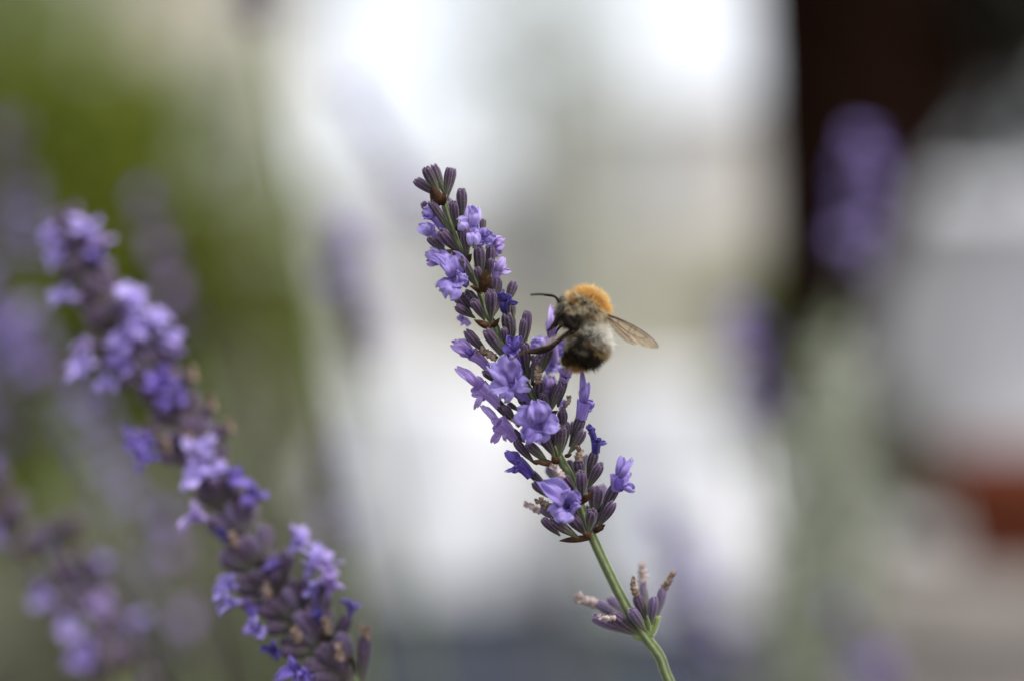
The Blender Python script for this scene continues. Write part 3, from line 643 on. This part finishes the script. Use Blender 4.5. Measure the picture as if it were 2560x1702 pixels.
# bracts
def br(C, bx, by, tx, ty, wd, db=-1, dt=-2, curl=.25, m=None):
    p, q = C(bx, by), C(tx, ty); bract(main, near(*p, db*MM+sdz(p[1])), near(*q, dt*MM+sdz(q[1])), wd/S[C]*PX, Vector((U(-.3, .3), -1, U(-.2, .4))), curl, m)
for a in [(455,500,365,325,125,-1.5,-3), (450,500,490,380,90,-1.2,-2), (640,750,600,690,70,0,-2), (655,985,500,915,70,-.5,-2), (655,985,560,940,80,-1,-3), (700,1030,745,950,60,-.5,-2), (845,1310,875,1090,95,-2,-4), (850,1310,920,1150,90,-1.8,-3), (840,1310,720,1250,60,-1,-3)]: br(C1, *a)
for a in [(650,260,455,170,85,-1,-3), (650,260,520,210,80,-1.4,-3.5), (660,255,740,150,60,-1,-3), (640,590,720,570,60,-1,-1.5), (1080,880,1110,840,60,-1,-2), (1000,930,990,970,70,-1,-2.5), (1260,1230,1370,1160,70,-1,-2)]: br(C2, *a)
for a in [(930,530,635,490,80,-1,-3), (940,520,870,430,90,-1.5,-3), (1010,440,1090,410,50,-1,-2), (1130,960,1335,815,90,-2,-4), (1130,960,1200,880,110,-2,-3.5), (1290,1320,945,1355,75,-1,-4), (1300,1310,1200,1270,90,-1.6,-4), (1320,1260,1455,1175,70,-1,-2), (1380,1240,1440,1180,60,0,-1), (720,520,640,490,35,0,-1)]: br(C3, *a)
br(C4, 975, 1020, 948, 870, 50, -2, -3, .1, M_STEM)

# ================================================================== OTHER LAVENDER STALKS
GEN = {}
def gen_corolla(tone, k):
    """shared generic two-lipped corolla, mouth towards +Z, unit = 1 m per unit scaled later"""
    key = (tone, k)
    if key in GEN: return GEN[key]
    rnd = random.Random(k*7+3); mb = MB(); n = 6
    tube(mb, [Vector((0, 0, -.5+i*.1)) for i in range(n)], [.10+.03*i for i in range(n)], 10, cap=False)
    mb.uv = [(.2, .5)]*len(mb.v)
    for ang, l in ((70, .62), (110, .62), (200, .5), (270, .52), (340, .5)):
        a = math.radians(ang+rnd.uniform(-12, 12)); d = Vector((math.cos(a), math.sin(a), rnd.uniform(.1, .7)))
        pm = petal_mesh(Vector((math.cos(a)*.1, math.sin(a)*.1, -.02)), d*l, .48, Vector((0, 0, 1))+d*.01, .2, .14, k*11+ang, )
        mb.add([Vector(v) for v in pm.v], pm.f, 0, None, pm.uv)
    me = mb.mesh('corolla', uvs=True); me.materials.append(TONES[tone]); GEN[key] = me; return me
def place_corolla(root, pos, d, size, tone, detailed=False):
    if detailed:
        ax = d.normalized(); base = pos-ax*size*.55; x, y = frame_of(ax); a0 = U(0, 1.2); lobes = []
        for ang, l in ((70, .62), (110, .62), (200, .52), (270, .55), (340, .52)):
            a = math.radians(ang)+a0; lobes.append((pos+(x*math.cos(a)+y*math.sin(a))*size*l*U(.55, 1.15)+ax*size*U(.0, .75), size*U(.32, .52)))
        return corolla(root, base, pos, lobes, tone, size*.16/PX, size*.34/PX, ax)
    o = obj('corolla', gen_corolla(tone, random.randrange(4))); o.parent = root
    o.rotation_mode = 'QUATERNION'; o.rotation_quaternion = d.to_track_quat('Z', 'Y') @ Quaternion((0, 0, 1), U(0, 6.28))
    o.location = pos-Vector(root.location); o.scale = (size,)*3; return o
random.seed(91)
def stalk(pts, label, florets, whorl_gap=.0075, ncal=8, stem_to=None, tones=('pale', 'mid', 'mid', 'deep'), calkind='nnv', tans=0, detailed=False, top_small=True, cl=.0062, spread=.62, auto=0, spike_len=None, stem_r=.0008, fsize=.0075):
    """pts = spike line from top to bottom of the flower head; the stem runs on to stem_to"""
    end = Vector(stem_to) if stem_to is not None else Vector((pts[-1].x+.06, pts[-1].y+.03, .05))
    root = thing('lavender_stalk', end, label, 'lavender', 'lavender stalks')
    line = spline(pts, 10); mid = pts[-1].lerp(end, .45)+Vector((.012, 0, -.02))
    d_end = (pts[-1]-pts[-2]).normalized()
    full = [p for p in pts]; full += run_on(full, end)
    mb = MB(); F = spline(full, 8); tube(mb, F, [stem_r*(.7+.3*min(1, i/20)) for i in range(len(F))], 8, rib=.12, ribs=4); child('stem', mb.mesh('stem'), root, M_STEM)
    # walk along the spike
    L = sum((line[i+1]-line[i]).length for i in range(len(line)-1)); s = 0; nexts = .001; k = 0
    for i in range(len(line)-1):
        seg = (line[i+1]-line[i]).length
        while nexts <= s+seg:
            p = line[i].lerp(line[i+1], (nexts-s)/seg); up = (line[i]-line[i+1]).normalized(); x, y = frame_of(up)
            nn = ncal if k else 5; a0 = U(0, 6); 
            for q in range(nn):
                a = a0+6.283*q/nn+U(-.2, .2); rad = x*math.cos(a)+y*math.sin(a); sprd = spread*U(.7, 1.2)*(1 if k else .6)
                d = (up+rad*sprd).normalized(); b = p+rad*.0007; l = cl*U(.8, 1.1)
                place_calyx(root, b, b+d*l, .0021*U(.85, 1.1), random.choice(calkind))
                if R() < auto:
                    place_corolla(root, b+d*(l+.0030), (d+Vector((0, -.3, 0))).normalized(), fsize*U(.8, 1.1), random.choice(tones), detailed)
                elif R() < tans:
                    wilted(root, b+d*l*.85, b+d*(l+.0025), .0014, M_TAN)
            for q in range(2):
                a = a0+3.14*q; rad = x*math.cos(a)+y*math.sin(a); bract(root, p-up*.0004, p+(rad+up*.35).normalized()*.0042, .0030, up+Vector((0, -.3, 0)))
            nexts += whorl_gap*U(.85, 1.15); k += 1
        s += seg
    for pos, tone, size in florets:
        q = min(line, key=lambda v: (v-pos).length); vv = pos-q; cb = q+vv*.12-(line[0]-line[-1]).normalized()*.003; dd = (pos-cb).normalized()
        place_calyx(root, cb, pos-dd*size*.35, .0021, random.choice('nd'))
        # point the floret away from the stalk and a little towards the camera
        q = min(line, key=lambda v: (v-pos).length); d = (pos-q).normalized(); d = (d+(line[0]-line[-1]).normalized()*.55+Vector((U(-.3, .3), -.25, .1))).normalized()
        place_corolla(root, pos, d, size, tone, detailed)
    return root

# the second stalk, lower left, a little behind the focus
CA = lambda a, b: (40+a/2.24, 500+b/2.24)
CB = lambda a, b: (420+a/2.443, 1060+b/2.443)
def Y2(py): return FD+.052-.038*(py-560)/1140
def l2(px, py, dz=0): return at(px, py, Y2(py)+dz)
pts2 = [l2(*p) for p in [(185, 590), (235, 720), (310, 850), (400, 960), (475, 1080), (560, 1250), (650, 1420), (770, 1570), (905, 1730)]]
fl = []
def f2(C, x, y, tone, size=.0078, dz=-.004):
    p = C(x, y); fl.append((l2(p[0], p[1], dz), tone, size*U(.5, .72)))
for a in [(215, 205, 'pale', .0092), (225, 330, 'pale', .008), (400, 190, 'pale', .0085), (470, 270, 'pink', .0075), (285, 545, 'pale', .0075), (450, 340, 'deep', .005), (650, 600, 'pale', .0095), (770, 690, 'pale', .0095), (690, 740, 'pale', .008), (380, 810, 'pink', .007),
          (400, 920, 'pale', .008), (620, 930, 'mid', .009), (520, 1020, 'mid', .007), (600, 800, 'mid', .008), (840, 1060, 'deep', .009), (890, 1130, 'deep', .0065), (840, 790, 'mid', .007), (900, 850, 'pink', .0065), (730, 1370, 'deep', .0065), (760, 1440, 'deep', .007), (660, 1300, 'mid', .005)]: f2(CA, *a)
for a in [(180, 190, 'pale', .0075), (245, 170, 'pale', .0075), (200, 330, 'pale', .008), (300, 310, 'pale', .0065), (185, 570, 'pink', .007), (400, 330, 'deep', .0055), (515, 450, 'deep', .0075), (775, 740, 'pale', .0075), (870, 880, 'pale', .0085), (980, 900, 'pink', .0075), (990, 1000, 'pink', .0072), (890, 1020, 'mid', .008),
          (370, 990, 'mid', .0065), (400, 1090, 'mid', .006), (560, 1250, 'mid', .0072), (520, 1130, 'deep', .0055), (660, 1390, 'wilt', .006), (800, 1510, 'deep', .007), (860, 1545, 'deep', .005), (1120, 1130, 'deep', .0055), (640, 870, 'deep', .0045), (930, 1190, 'wilt', .0045), (350, 680, 'wilt', .004)]: f2(CB, *a)
st2 = stalk(pts2, 'slightly blurred lavender stalk crossing the lower left, dense with pale and violet florets', fl, .0056, 15, stem_to=(-.01, .36, .02), calkind='nnvd', tans=0, detailed=True, cl=.0068, spread=.6)
for C, x, y in [(CA, 980, 970), (CA, 1090, 1130), (CA, 1190, 1260), (CA, 950, 1320), (CA, 830, 1360), (CB, 400, 700), (CB, 600, 1010), (CB, 780, 1280), (CB, 960, 1220), (CB, 1200, 1260), (CB, 1040, 1390)]:
    p = C(x, y); tgt = l2(p[0], p[1]+10, -.003); q_ = min(pts2, key=lambda v: (v-tgt).length); q_ = q_.lerp(tgt, .3)+Vector((0, 0, -.002)); place_calyx(st2, q_, tgt, .0020, 'n'); wilted(st2, l2(p[0]+8, p[1]+22, -.004), l2(p[0], p[1]-8, -.005), .0014, M_TAN)

BGS = [  # far stalks  # (points, Y, label, auto, tones)
 ([(560, -420), (600, -150), (655, 110)], .47, 'blurred lavender head hanging into the top edge above the leafy bush', .25, ('mid', 'pale')),
 ([(880, 250), (980, 420), (1110, 600)], .62, 'faint mauve lavender head against the white sky just left of the main stalk', .35, ('pale', 'mid')),
 ([(860, 620), (885, 760), (930, 940)], .50, 'blurred lavender head with an olive tip left of the bee, between the two nearer stalks', .45, ('mid', 'pale')),
 ([(820, 1120), (845, 1260), (870, 1400)], .50, 'faint blurred lavender head above the pale florets of the second stalk', .12, ('mid', 'pale')),
 ([(385, 545), (430, 700), (490, 900)], .47, 'blurred grey mauve lavender head directly behind the second stalk, in front of the bush', .2, ('mid', 'pink')),
 ([(0, 330), (30, 480), (70, 680)], .56, 'blurred lavender head at the left edge level with the tip of the second stalk', .30, ('pale', 'mid')),
 ([(-60, 700), (30, 820), (140, 980)], .44, 'blurred violet lavender head at the left edge halfway down', .45, ('mid', 'pale')),
 ([(150, 950), (240, 1100), (340, 1330)], .50, 'broad blurred violet lavender head below and behind the second stalk', .55, ('mid', 'pale')),
 ([(-50, 1170), (60, 1350), (190, 1540), (330, 1760)], .335, 'dark blurred lavender head running into the bottom left corner', .34, ('mid', 'deep', 'pale')),
 ([(175, 1350), (230, 1470), (330, 1680), (380, 1800)], .345, 'blurred lavender head with a pink tip near the bottom left corner', .30, ('pink', 'mid')),
 ([(380, 1300), (430, 1500), (500, 1750)], .46, 'faint blurred lavender head at the bottom left beside the second stalk', .22, ('mid', 'pink')),
 ([(2160, 400), (2140, 570), (2100, 740)], .56, 'blurred violet lavender head in front of the dark tree trunk', .6, ('mid', 'pale')),
 ([(1865, 830), (1885, 960), (1905, 1100)], .56, 'blurred lavender head low left of the dark tree, right of the bee', .65, ('pale', 'mid')),
 ([(1690, 1330), (1730, 1480), (1790, 1680)], .55, 'faint dark violet lavender head at the bottom right of the main stem', .45, ('mid', 'deep')),
 ([(2120, 1560), (2170, 1660), (2230, 1800)], .55, 'faint mauve lavender head at the bottom edge in front of the stone wall', .45, ('pale', 'mid')),
 ([(1300, 540), (1320, 660), (1345, 800)], .85, 'very faint mauve lavender head directly above and behind the bee', .3, ('pale', 'mid')),
 ([(-30, 1000), (20, 1060), (60, 1140)], .55, 'faint blurred lavender head low on the left edge', .3, ('mid',)),
]
for i, (pp, Yb, lab, auto, tones) in enumerate(BGS):
    pts = [at(x, y, Yb+.012*j/len(pp)) for j, (x, y) in enumerate(pp)]
    stalk(pts, lab, [], .0068, 8, stem_to=(pts[-1].x+U(.05, .12), Yb+U(.02, .1), .02), tones=tones, calkind='nvn', auto=auto*.7, tans=.03, fsize=.0052)

# leafy lavender clumps under the stalks
M_LAVL = leaf_mat('lavender_leaf', (0.11, 0.14, 0.08), (0.2, 0.22, 0.15), 30)
pts = []
for _ in range(16): pts += blob_pts((U(-.3, .4), U(.35, .9), .17), (.14, .12, .17), 260, .4)
cl = obj('lavender_foliage', leafmesh('lavender_foliage', pts, .04, M_LAVL, .12, 1.2), M_LAVL); tag(cl, 'mass of narrow grey green lavender leaves at the foot of the stalks', 'foliage', kind='stuff')

# ================================================================== THE BUMBLEBEE
def fur_mat():
    m, nt, b = mat('bee_fur', (0.5, 0.4, 0.2), .6, .2)
    a = N(nt, 'ShaderNodeVertexColor'); a.layer_name = 'col'; nt.links.new(a.outputs['Color'], b.inputs['Base Color'])
    add_translucent(nt, b, a.outputs['Color'], .35); return m
M_FUR = fur_mat()
M_CHITIN, ntc, bc = mat('bee_chitin', (0.010, 0.008, 0.007), .6, .3)
M_EYE, _, _ = mat('bee_eye', (0.010, 0.007, 0.008), .2, .6)
M_LEG = noisy('bee_leg', (0.004, 0.003, 0.003), (0.014, 0.008, 0.005), 1500, .75, .12)
BZ = -.0035     # the bee sits on the near side of the stalk
bee = thing('bumblebee', near(1455, 810, BZ), 'furry orange brown bumblebee with pale grey sides clinging to the lavender stalk', 'bee')
def bp(px, py, dz=0): return near(px, py, BZ+dz*MM)
ELL = [  # name, centre px, depth mm, radii px, axis angle deg (of the first radius, measured in the image, y down)
 ('thorax', (1470, 766), 0, (45, 39, 40), 20),
 ('thorax2', (1440, 778), 0, (34, 36, 35), 0),
 ('abdomen', (1470, 862), 0, (56, 48, 47), 128),
 ('waist', (1478, 812), 0, (36, 26, 30), 90),
 ('abdomen2', (1438, 894), 0, (22, 22, 26), 0),
 ('head', (1409, 776), 0, (31, 17, 25), 100),
]
def ell_frame(e):
    a = math.radians(e[4]); ax = Vector((math.cos(a), 0, -math.sin(a))); ay = Vector((math.sin(a), 0, math.cos(a))); az = Vector((0, -1, 0))
    return bp(*e[1], e[2]), ax, ay, az, [r*PX for r in e[3]]
bm = bmesh.new()
for e in ELL:
    c, ax, ay, az, r = ell_frame(e); n0 = len(bm.verts)
    res = bmesh.ops.create_uvsphere(bm, u_segments=32, v_segments=20, radius=1)
    for v in res['verts']: v.co = c+ax*v.co.x*r[0]+ay*v.co.y*r[1]+az*v.co.z*r[2]
# muzzle and tip of the abdomen
for c_, r_ in (((1397, 802), 11), ((1389, 812), 7)):
    res = bmesh.ops.create_uvsphere(bm, u_segments=20, v_segments=12, radius=r_*PX)
    for v in res['verts']: v.co += bp(*c_)
S100 = 100.0
for v in bm.verts: v.co = (v.co-Vector(bee.location))*S100
me = bpy.data.meshes.new('tmp'); bm.to_mesh(me); bm.free()
tmp = bpy.data.objects.new('tmp', me); col.objects.link(tmp)
rm = tmp.modifiers.new('r', 'REMESH'); rm.mode = 'VOXEL'; rm.voxel_size = 0.014
sm = tmp.modifiers.new('s', 'SMOOTH'); sm.iterations = 6; sm.factor = .6
bpy.context.view_layer.update(); dg = bpy.context.evaluated_depsgraph_get()
bme = bpy.data.meshes.new_from_object(tmp.evaluated_get(dg)); bpy.data.objects.remove(tmp)
for v in bme.vertices: v.co /= S100
bme.polygons.foreach_set('use_smooth', [True]*len(bme.polygons)); bme.name = 'body'
body = obj('body', bme, M_CHITIN, bee)

ORA = (0.88, 0.58, 0.20); ORD = (0.62, 0.34, 0.09); PAL = (0.74, 0.65, 0.47); WHI = (0.82, 0.78, 0.68); BLK = (0.005, 0.004, 0.004); BRN = (0.22, 0.14, 0.06); TIP = (0.62, 0.40, 0.18); GRY = (0.32, 0.27, 0.19)
def mixc(a, b, t): t = max(0, min(1, t)); return tuple(a[i]*(1-t)+b[i]*t for i in range(3))
def px_of(p): return (p.x/(K*p.y)+1280, (H-p.z)/(K*p.y)+851)
def fur_col(kind, p, nrm):
    x, y = px_of(p); j = noise.noise(p*900)*.5+noise.noise(p*2600)*.5
    if kind.startswith('thorax'):
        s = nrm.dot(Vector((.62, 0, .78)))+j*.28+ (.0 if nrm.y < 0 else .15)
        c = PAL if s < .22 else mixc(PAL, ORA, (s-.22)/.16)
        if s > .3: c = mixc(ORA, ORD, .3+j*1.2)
        if s > .62: c = mixc(c, (0.95, .74, .42), min(.8, (s-.62)*2))  # highlight on the upper right of the thorax, put into the fur colour
        if s < .22 and j > .10: c = mixc(GRY, BRN, .7)
        if s < .0 and y > 785 and x < 1465: c = mixc(BLK, GRY, .25+j)
        if x < 1425 and y < 745: c = mixc(PAL, BLK, .5+j*2)
        return c
    if kind == 'head':
        c = PAL if y > 757 else mixc(PAL, BLK, .55+j*2)
        return mixc(c, BLK, .5+j)
    if kind == 'waist': return mixc(WHI, PAL, .3+j)
    # abdomen: bands along its axis
    a = math.radians(128); t = ((x-1470)*math.cos(a)+(y-862)*math.sin(a))/56+j*.27
    side = ((x-1470)*math.sin(a)-(y-862)*math.cos(a))/48     # + to the right / back
    if t < -.48: c = mixc(WHI, (1, .97, .88), .5)
    elif t < -.22: c = mixc(WHI, BRN, .35+j+.5*side)
    elif t < .10: c = mixc(BRN, (0.42, .32, .15), .5+j) if side > -.25 else mixc(BLK, PAL, .2+j)
    elif t < .86: c = mixc(BLK, BRN, .08+max(0, j)*.6)
    elif t < .98: c = mixc(BLK, TIP, .5+j)
    else: c = TIP
    if kind == 'abdomen2': c = mixc(BLK, BRN, .2+j) if y < 907+j*10 else mixc(TIP, BRN, .3+j)
    if .34 < t < .43 and side < .1+j: c = mixc(c, PAL, .5)
    if side < -.6 and t < .7: c = mixc(c, PAL, .6)
    return c
def hairs(kind_list, count, length, wid, seed, bendg=.25):
    rnd = random.Random(seed); mb = MB(); frs = [(e, ell_frame(e)) for e in ELL]
    tot = [f_ for f_ in frs if f_[0][0] in kind_list]; cnt = 0
    while cnt < count:
        e, (c, ax, ay, az, r) = rnd.choice(tot)
        u = Vector((rnd.gauss(0, 1), rnd.gauss(0, 1), rnd.gauss(0, 1))).normalized()
        p = c+ax*u.x*r[0]+ay*u.y*r[1]+az*u.z*r[2]
        bad = False
        for e2, (c2, ax2, ay2, az2, r2) in frs:
            if e2 is e: continue
            q = p-c2
            if (q.dot(ax2)/r2[0])**2+(q.dot(ay2)/r2[1])**2+(q.dot(az2)/r2[2])**2 < .96: bad = True; break
        if bad: continue
        nrm = (ax*u.x/r[0]+ay*u.y/r[1]+az*u.z/r[2]).normalized()
        if nrm.y > .75: cnt += .5
        d = (nrm+noise.noise_vector(p*1300)*.5+noise.noise_vector(p*3200)*.55+Vector((rnd.gauss(0, .16), rnd.gauss(0, .16), rnd.gauss(0, .16)))+Vector((.12, 0, -bendg*.6))).normalized()
        l = length*rnd.uniform(.45, 1.1)*(1+.5*noise.noise(p*1500))*(1.45 if rnd.random() < .06 else 1); s = d.cross(Vector((rnd.gauss(0, 1), rnd.gauss(0, 1), rnd.gauss(0, 1)))).normalized()*wid
        p0 = p-nrm*.00012; p1 = p+d*l*.55; p2 = p+d*l+Vector((0, 0, -l*bendg*rnd.random()))
        cc = fur_col(e[0], p, nrm); v_ = rnd.uniform(.7, 1.2); cc = tuple(min(.95, k*v_) for k in cc); ct = tuple(min(.95, k*1.15) for k in cc); cr = tuple(k*.8 for k in cc)
        mb.add([p0-s, p0+s, p1-s*.7, p1+s*.7, p2], [(0, 1, 3, 2), (2, 3, 4)], 0, [cr, cr, cc, cc, ct]); cnt += 1
    return mb
for nm, kl, n, l, wd_ in (('thorax_fur', ('thorax', 'thorax2'), 20000, .00125, .000019), ('abdomen_fur', ('abdomen', 'waist', 'abdomen2'), 20000, .00110, .000019), ('head_fur', ('head',), 4500, .0007, .000012)):
    o_ = child(nm, hairs(kl, n, l, wd_, n+3).mesh(nm, col_attr=True), bee, M_FUR)
# a few long dark bristles on the back of the abdomen
# eye
bm = bmesh.new(); res = bmesh.ops.create_uvsphere(bm, u_segments=20, v_segments=14, radius=1)
cE = bp(1403, 772, -1.35)-Vector(bee.location)
rot = Matrix.Rotation(math.radians(12), 3, 'Y')
for v in bm.verts: v.co = rot @ Vector((v.co.x*7*PX, v.co.y*7*PX, v.co.z*17*PX)) + cE
me = bpy.data.meshes.new('eye'); bm.to_mesh(me); bm.free(); me.polygons.foreach_set('use_smooth', [True]*len(me.polygons)); obj('eye', me, M_EYE, bee)
bm = bmesh.new(); res = bmesh.ops.create_uvsphere(bm, u_segments=20, v_segments=14, radius=1)
cE = bp(1403, 772, 1.35)-Vector(bee.location)
for v in bm.verts: v.co = rot @ Vector((v.co.x*7*PX, v.co.y*7*PX, v.co.z*17*PX)) + cE
me = bpy.data.meshes.new('eye'); bm.to_mesh(me); bm.free(); me.polygons.foreach_set('use_smooth', [True]*len(me.polygons)); obj('eye', me, M_EYE, bee)
def limb(name, pts, rads, m=M_LEG, hairn=0, hl=.0003, hc=BLK, n=5):
    P = [bp(*p) for p in pts]; SPn = spline(P, n); m_ = len(SPn)-1; rr = []
    for i in range(len(SPn)):
        t_ = i/n; a = min(int(t_), len(rads)-2); rr.append((rads[a]+(rads[a+1]-rads[a])*(t_-a))*PX)
    mb = MB(); tube(mb, SPn, rr, 10); o = child(name, mb.mesh(name), bee, m)
    if hairn:
        hb = MB()
        for _ in range(hairn):
            i = random.randrange(len(SPn)-1); p = SPn[i].lerp(SPn[i+1], R()); d = Vector((random.gauss(0, 1), random.gauss(0, 1), random.gauss(0, 1))).normalized()
            ax_ = (SPn[i+1]-SPn[i]).normalized(); d = (d-ax_*d.dot(ax_)).normalized()+ax_*.5; p = p+d*rr[i]*.7; s = d.cross(ax_).normalized()*.000013
            c = mixc(hc, BRN, R()*.5); hb.add([p-s, p+s, p+d.normalized()*hl*U(.5, 1.2)], [(0, 1, 2)], 0, [c, c, c])
        h_ = obj('leg_hair', hb.mesh('leg_hair', col_attr=True), M_FUR); h_.parent = o
    return o
limb('antenna', [(1397, 757, -1.0), (1391, 747, -1.5), (1384, 740, -1.8), (1374, 738, -1.9), (1350, 736, -2.2), (1326, 737, -2.4)], [2.4, 2.4, 2.3, 2.7, 2.7, 2.2])
limb('antenna', [(1399, 757, 1.0), (1395, 748, 1.6), (1390, 743, 2.2), (1384, 741, 2.8), (1376, 740, 3.4), (1362, 738, 4.4)], [2.0, 1.8, 1.7, 2.0, 2.0, 1.6])
# hind leg: femur, broad tibia with pale pollen basket hairs, tarsus, claws
limb('leg', [(1446, 818, -1.8), (1432, 828, -2.6), (1412, 838, -3.0), (1396, 852, -3.2), (1378, 864, -3.2), (1358, 872, -3.0), (1344, 874, -2.8), (1322, 877, -2.4), (1304, 884, -2.2), (1288, 892, -2.0), (1278, 898, -1.8)], [6, 6.5, 5.5, 3.8, 4.2, 7.5, 6.0, 2.2, 1.6, 1.6, .9], M_LEG, 1500, .00042, BRN)
limb('leg', [(1440, 812, 1.4), (1420, 834, 1.6), (1398, 850, 1.2), (1376, 868, .6), (1356, 878, .4), (1340, 882, .2), (1318, 881, 0), (1306, 880, 0)], [6, 5.5, 5.5, 6.5, 6.0, 3.2, 2.2, 1.2], M_LEG, 350, .0004, GRY)
# middle leg: the black folded femur in front of the thorax
limb('leg', [(1446, 806, -2.0), (1436, 818, -2.6), (1424, 812, -3.0), (1416, 796, -3.2), (1411, 784, -3.1), (1402, 790, -2.8), (1394, 802, -2.2), (1384, 812, -1.6), (1374, 822, -1.0), (1368, 826, -.6)], [6, 9, 9.5, 8, 4.0, 3.2, 3.0, 2.4, 1.8, 1.0], M_LEG, 600, .0003, BLK)
limb('leg', [(1440, 806, 2), (1428, 816, 2.4), (1408, 812, 2.4), (1396, 822, 2.2), (1388, 836, 2.0)], [6, 6, 4, 3, 1.6], M_LEG, 160, .0003, BLK)
# fore legs
limb('leg', [(1424, 796, -1.4), (1412, 790, -1.8), (1400, 786, -1.8), (1392, 796, -1.4), (1384, 808, -.8), (1376, 818, -.2)], [6, 6, 5, 3.6, 2.6, 1.4], M_LEG, 200, .0003, GRY)
limb('leg', [(1424, 796, 1.4), (1408, 792, 2.0), (1392, 800, 2.2), (1384, 814, 2.2), (1378, 826, 2.2)], [6, 5, 3.6, 2.6, 1.4], M_LEG, 120, .0003, GRY)
limb('proboscis', [(1394, 806, 0), (1384, 818, .2), (1374, 824, .6), (1370, 832, 1.2), (1371, 842, 2)], [3.6, 2.8, 2.2, 1.8, 1.2], noisy('bee_mouth', (0.08, 0.03, 0.01), (0.16, 0.07, 0.03), 900, .4))
# pollen-basket fringe: pale hairs on the hind tibia
hb = MB()
for _ in range(620):
    t_ = R(); p = bp(1424-70*t_+random.gauss(0, 5), 827+42*t_+random.gauss(0, 5), -2.4+.9*U(-1, 1)); d = Vector((U(-.6, .1), U(-.7, .3), U(.1, 1))).normalized(); s = d.cross(Vector((0, 1, .2))).normalized()*.000015
    c = mixc(PAL, (0.55, .42, .2), R()); l = .0005*U(.5, 1.2)*(1-.5*abs(t_-.45)); hb.add([p-s, p+s, p+d*l], [(0, 1, 2)], 0, [c, c, c])
child('pollen_basket', hb.mesh('pollen_basket', col_attr=True), bee, M_FUR)

# wings
def wing_mat():
    m, nt, b = mat('wing_membrane', (0.42, 0.28, 0.15), .3, .5)
    tr = N(nt, 'ShaderNodeBsdfTransparent'); tr.inputs['Color'].default_value = (0.93, .86, .76, 1)
    ms = N(nt, 'ShaderNodeMixShader'); t = N(nt, 'ShaderNodeTexCoord'); n = N(nt, 'ShaderNodeTexNoise'); n.inputs['Scale'].default_value = 900
    nt.links.new(t.outputs['Object'], n.inputs['Vector'])
    mr = N(nt, 'ShaderNodeMapRange'); mr.inputs['To Min'].default_value = .32; mr.inputs['To Max'].default_value = .58; nt.links.new(n.outputs['Fac'], mr.inputs['Value'])
    nt.links.new(mr.outputs[0], ms.inputs['Fac']); o = [k for k in nt.nodes if k.type == 'OUTPUT_MATERIAL'][0]
    nt.links.new(tr.outputs[0], ms.inputs[1]); nt.links.new(b.outputs[0], ms.inputs[2]); nt.links.new(ms.outputs[0], o.inputs['Surface'])
    bpn = N(nt, 'ShaderNodeBump'); bpn.inputs['Strength'].default_value = .4; bpn.inputs['Distance'].default_value = .0003; nt.links.new(n.outputs['Fac'], bpn.inputs['Height']); nt.links.new(bpn.outputs[0], b.inputs['Normal'])
    return m
M_WING = wing_mat(); M_VEIN, _, _ = mat('wing_vein', (0.07, 0.03, 0.012), .45, .4)
def wing(name, outline, veins, fmap):
    bm = bmesh.new(); vs = [bm.verts.new(fmap(x, y)-Vector(bee.location)) for x, y in outline]
    f_ = bm.faces.new(vs); bmesh.ops.triangulate(bm, faces=[f_])
    bmesh.ops.subdivide_edges(bm, edges=bm.edges[:], cuts=3, use_grid_fill=True)
    for v in bm.verts: v.co.y += .00018*noise.noise(v.co*1500)
    me = bpy.data.meshes.new(name); bm.to_mesh(me); bm.free(); me.polygons.foreach_set('use_smooth', [True]*len(me.polygons))
    w_ = obj(name, me, M_WING, bee)
    for vv, r0, r1 in veins:
        P = spline([fmap(x, y) for x, y in vv], 5); mb = MB(); tube(mb, P, [(r0+(r1-r0)*i/(len(P)-1))*1.15*PX for i in range(len(P))], 6)
        v_ = obj('vein', mb.mesh('vein'), M_VEIN); v_.parent = w_; v_.location = -Vector(bee.location)
    return w_
FW = [(1516, 785), (1532, 790), (1560, 802), (1585, 814), (1608, 828), (1626, 841), (1638, 853), (1645, 862), (1647, 869), (1641, 871), (1628, 870), (1612, 867), (1597, 860), (1580, 849), (1562, 834), (1542, 815), (1524, 797)]
FV = [([(1516, 785), (1560, 802), (1608, 828), (1638, 853), (1646, 866)], 1.5, .8), ([(1518, 789), (1548, 800), (1580, 818), (1606, 834), (1618, 842)], 1.0, .7), ([(1518, 792), (1545, 811), (1560, 823), (1572, 832)], 1.4, 1.0), ([(1572, 832), (1575, 821), (1584, 811)], .6, .6),
      ([(1572, 832), (1590, 840), (1605, 846), (1614, 842)], .6, .6), ([(1580, 836), (1596, 850), (1610, 864)], .5, .4), ([(1605, 846), (1620, 856), (1634, 868)], .5, .4), ([(1546, 800), (1544, 810)], .7, .7), ([(1614, 842), (1630, 856), (1642, 867)], .5, .4), ([(1590, 840), (1586, 830), (1592, 820)], .5, .5)]
HW = [(1514, 790), (1530, 803), (1550, 823), (1570, 842), (1588, 855), (1594, 860), (1584, 862), (1570, 857), (1554, 846), (1538, 830), (1524, 811)]
HV = [([(1516, 792), (1535, 809), (1558, 832), (1580, 852)], .9, .5), ([(1530, 806), (1545, 828), (1564, 850)], .5, .4), ([(1522, 800), (1534, 820), (1548, 838)], .5, .4)]
wing('forewing', FW, FV, lambda x, y: bp(x, y, -1.0-.6*(x-1516)/130))
wing('hindwing', HW, HV, lambda x, y: bp(x, y, -.75-.4*(x-1516)/80))
# far pair, spread away behind the body
def far(x, y):
    s = (x-1516)/130; q = (y-785-(x-1516)*.62)
    return bp(1508+s*4+q*.25, 788+s*42+q*.2, 1.8+s*7.5)
wing('forewing', FW, FV[:4], far); wing('hindwing', HW, HV[:1], lambda x, y: far(x, y)+Vector((0, .0002, -.0002)))
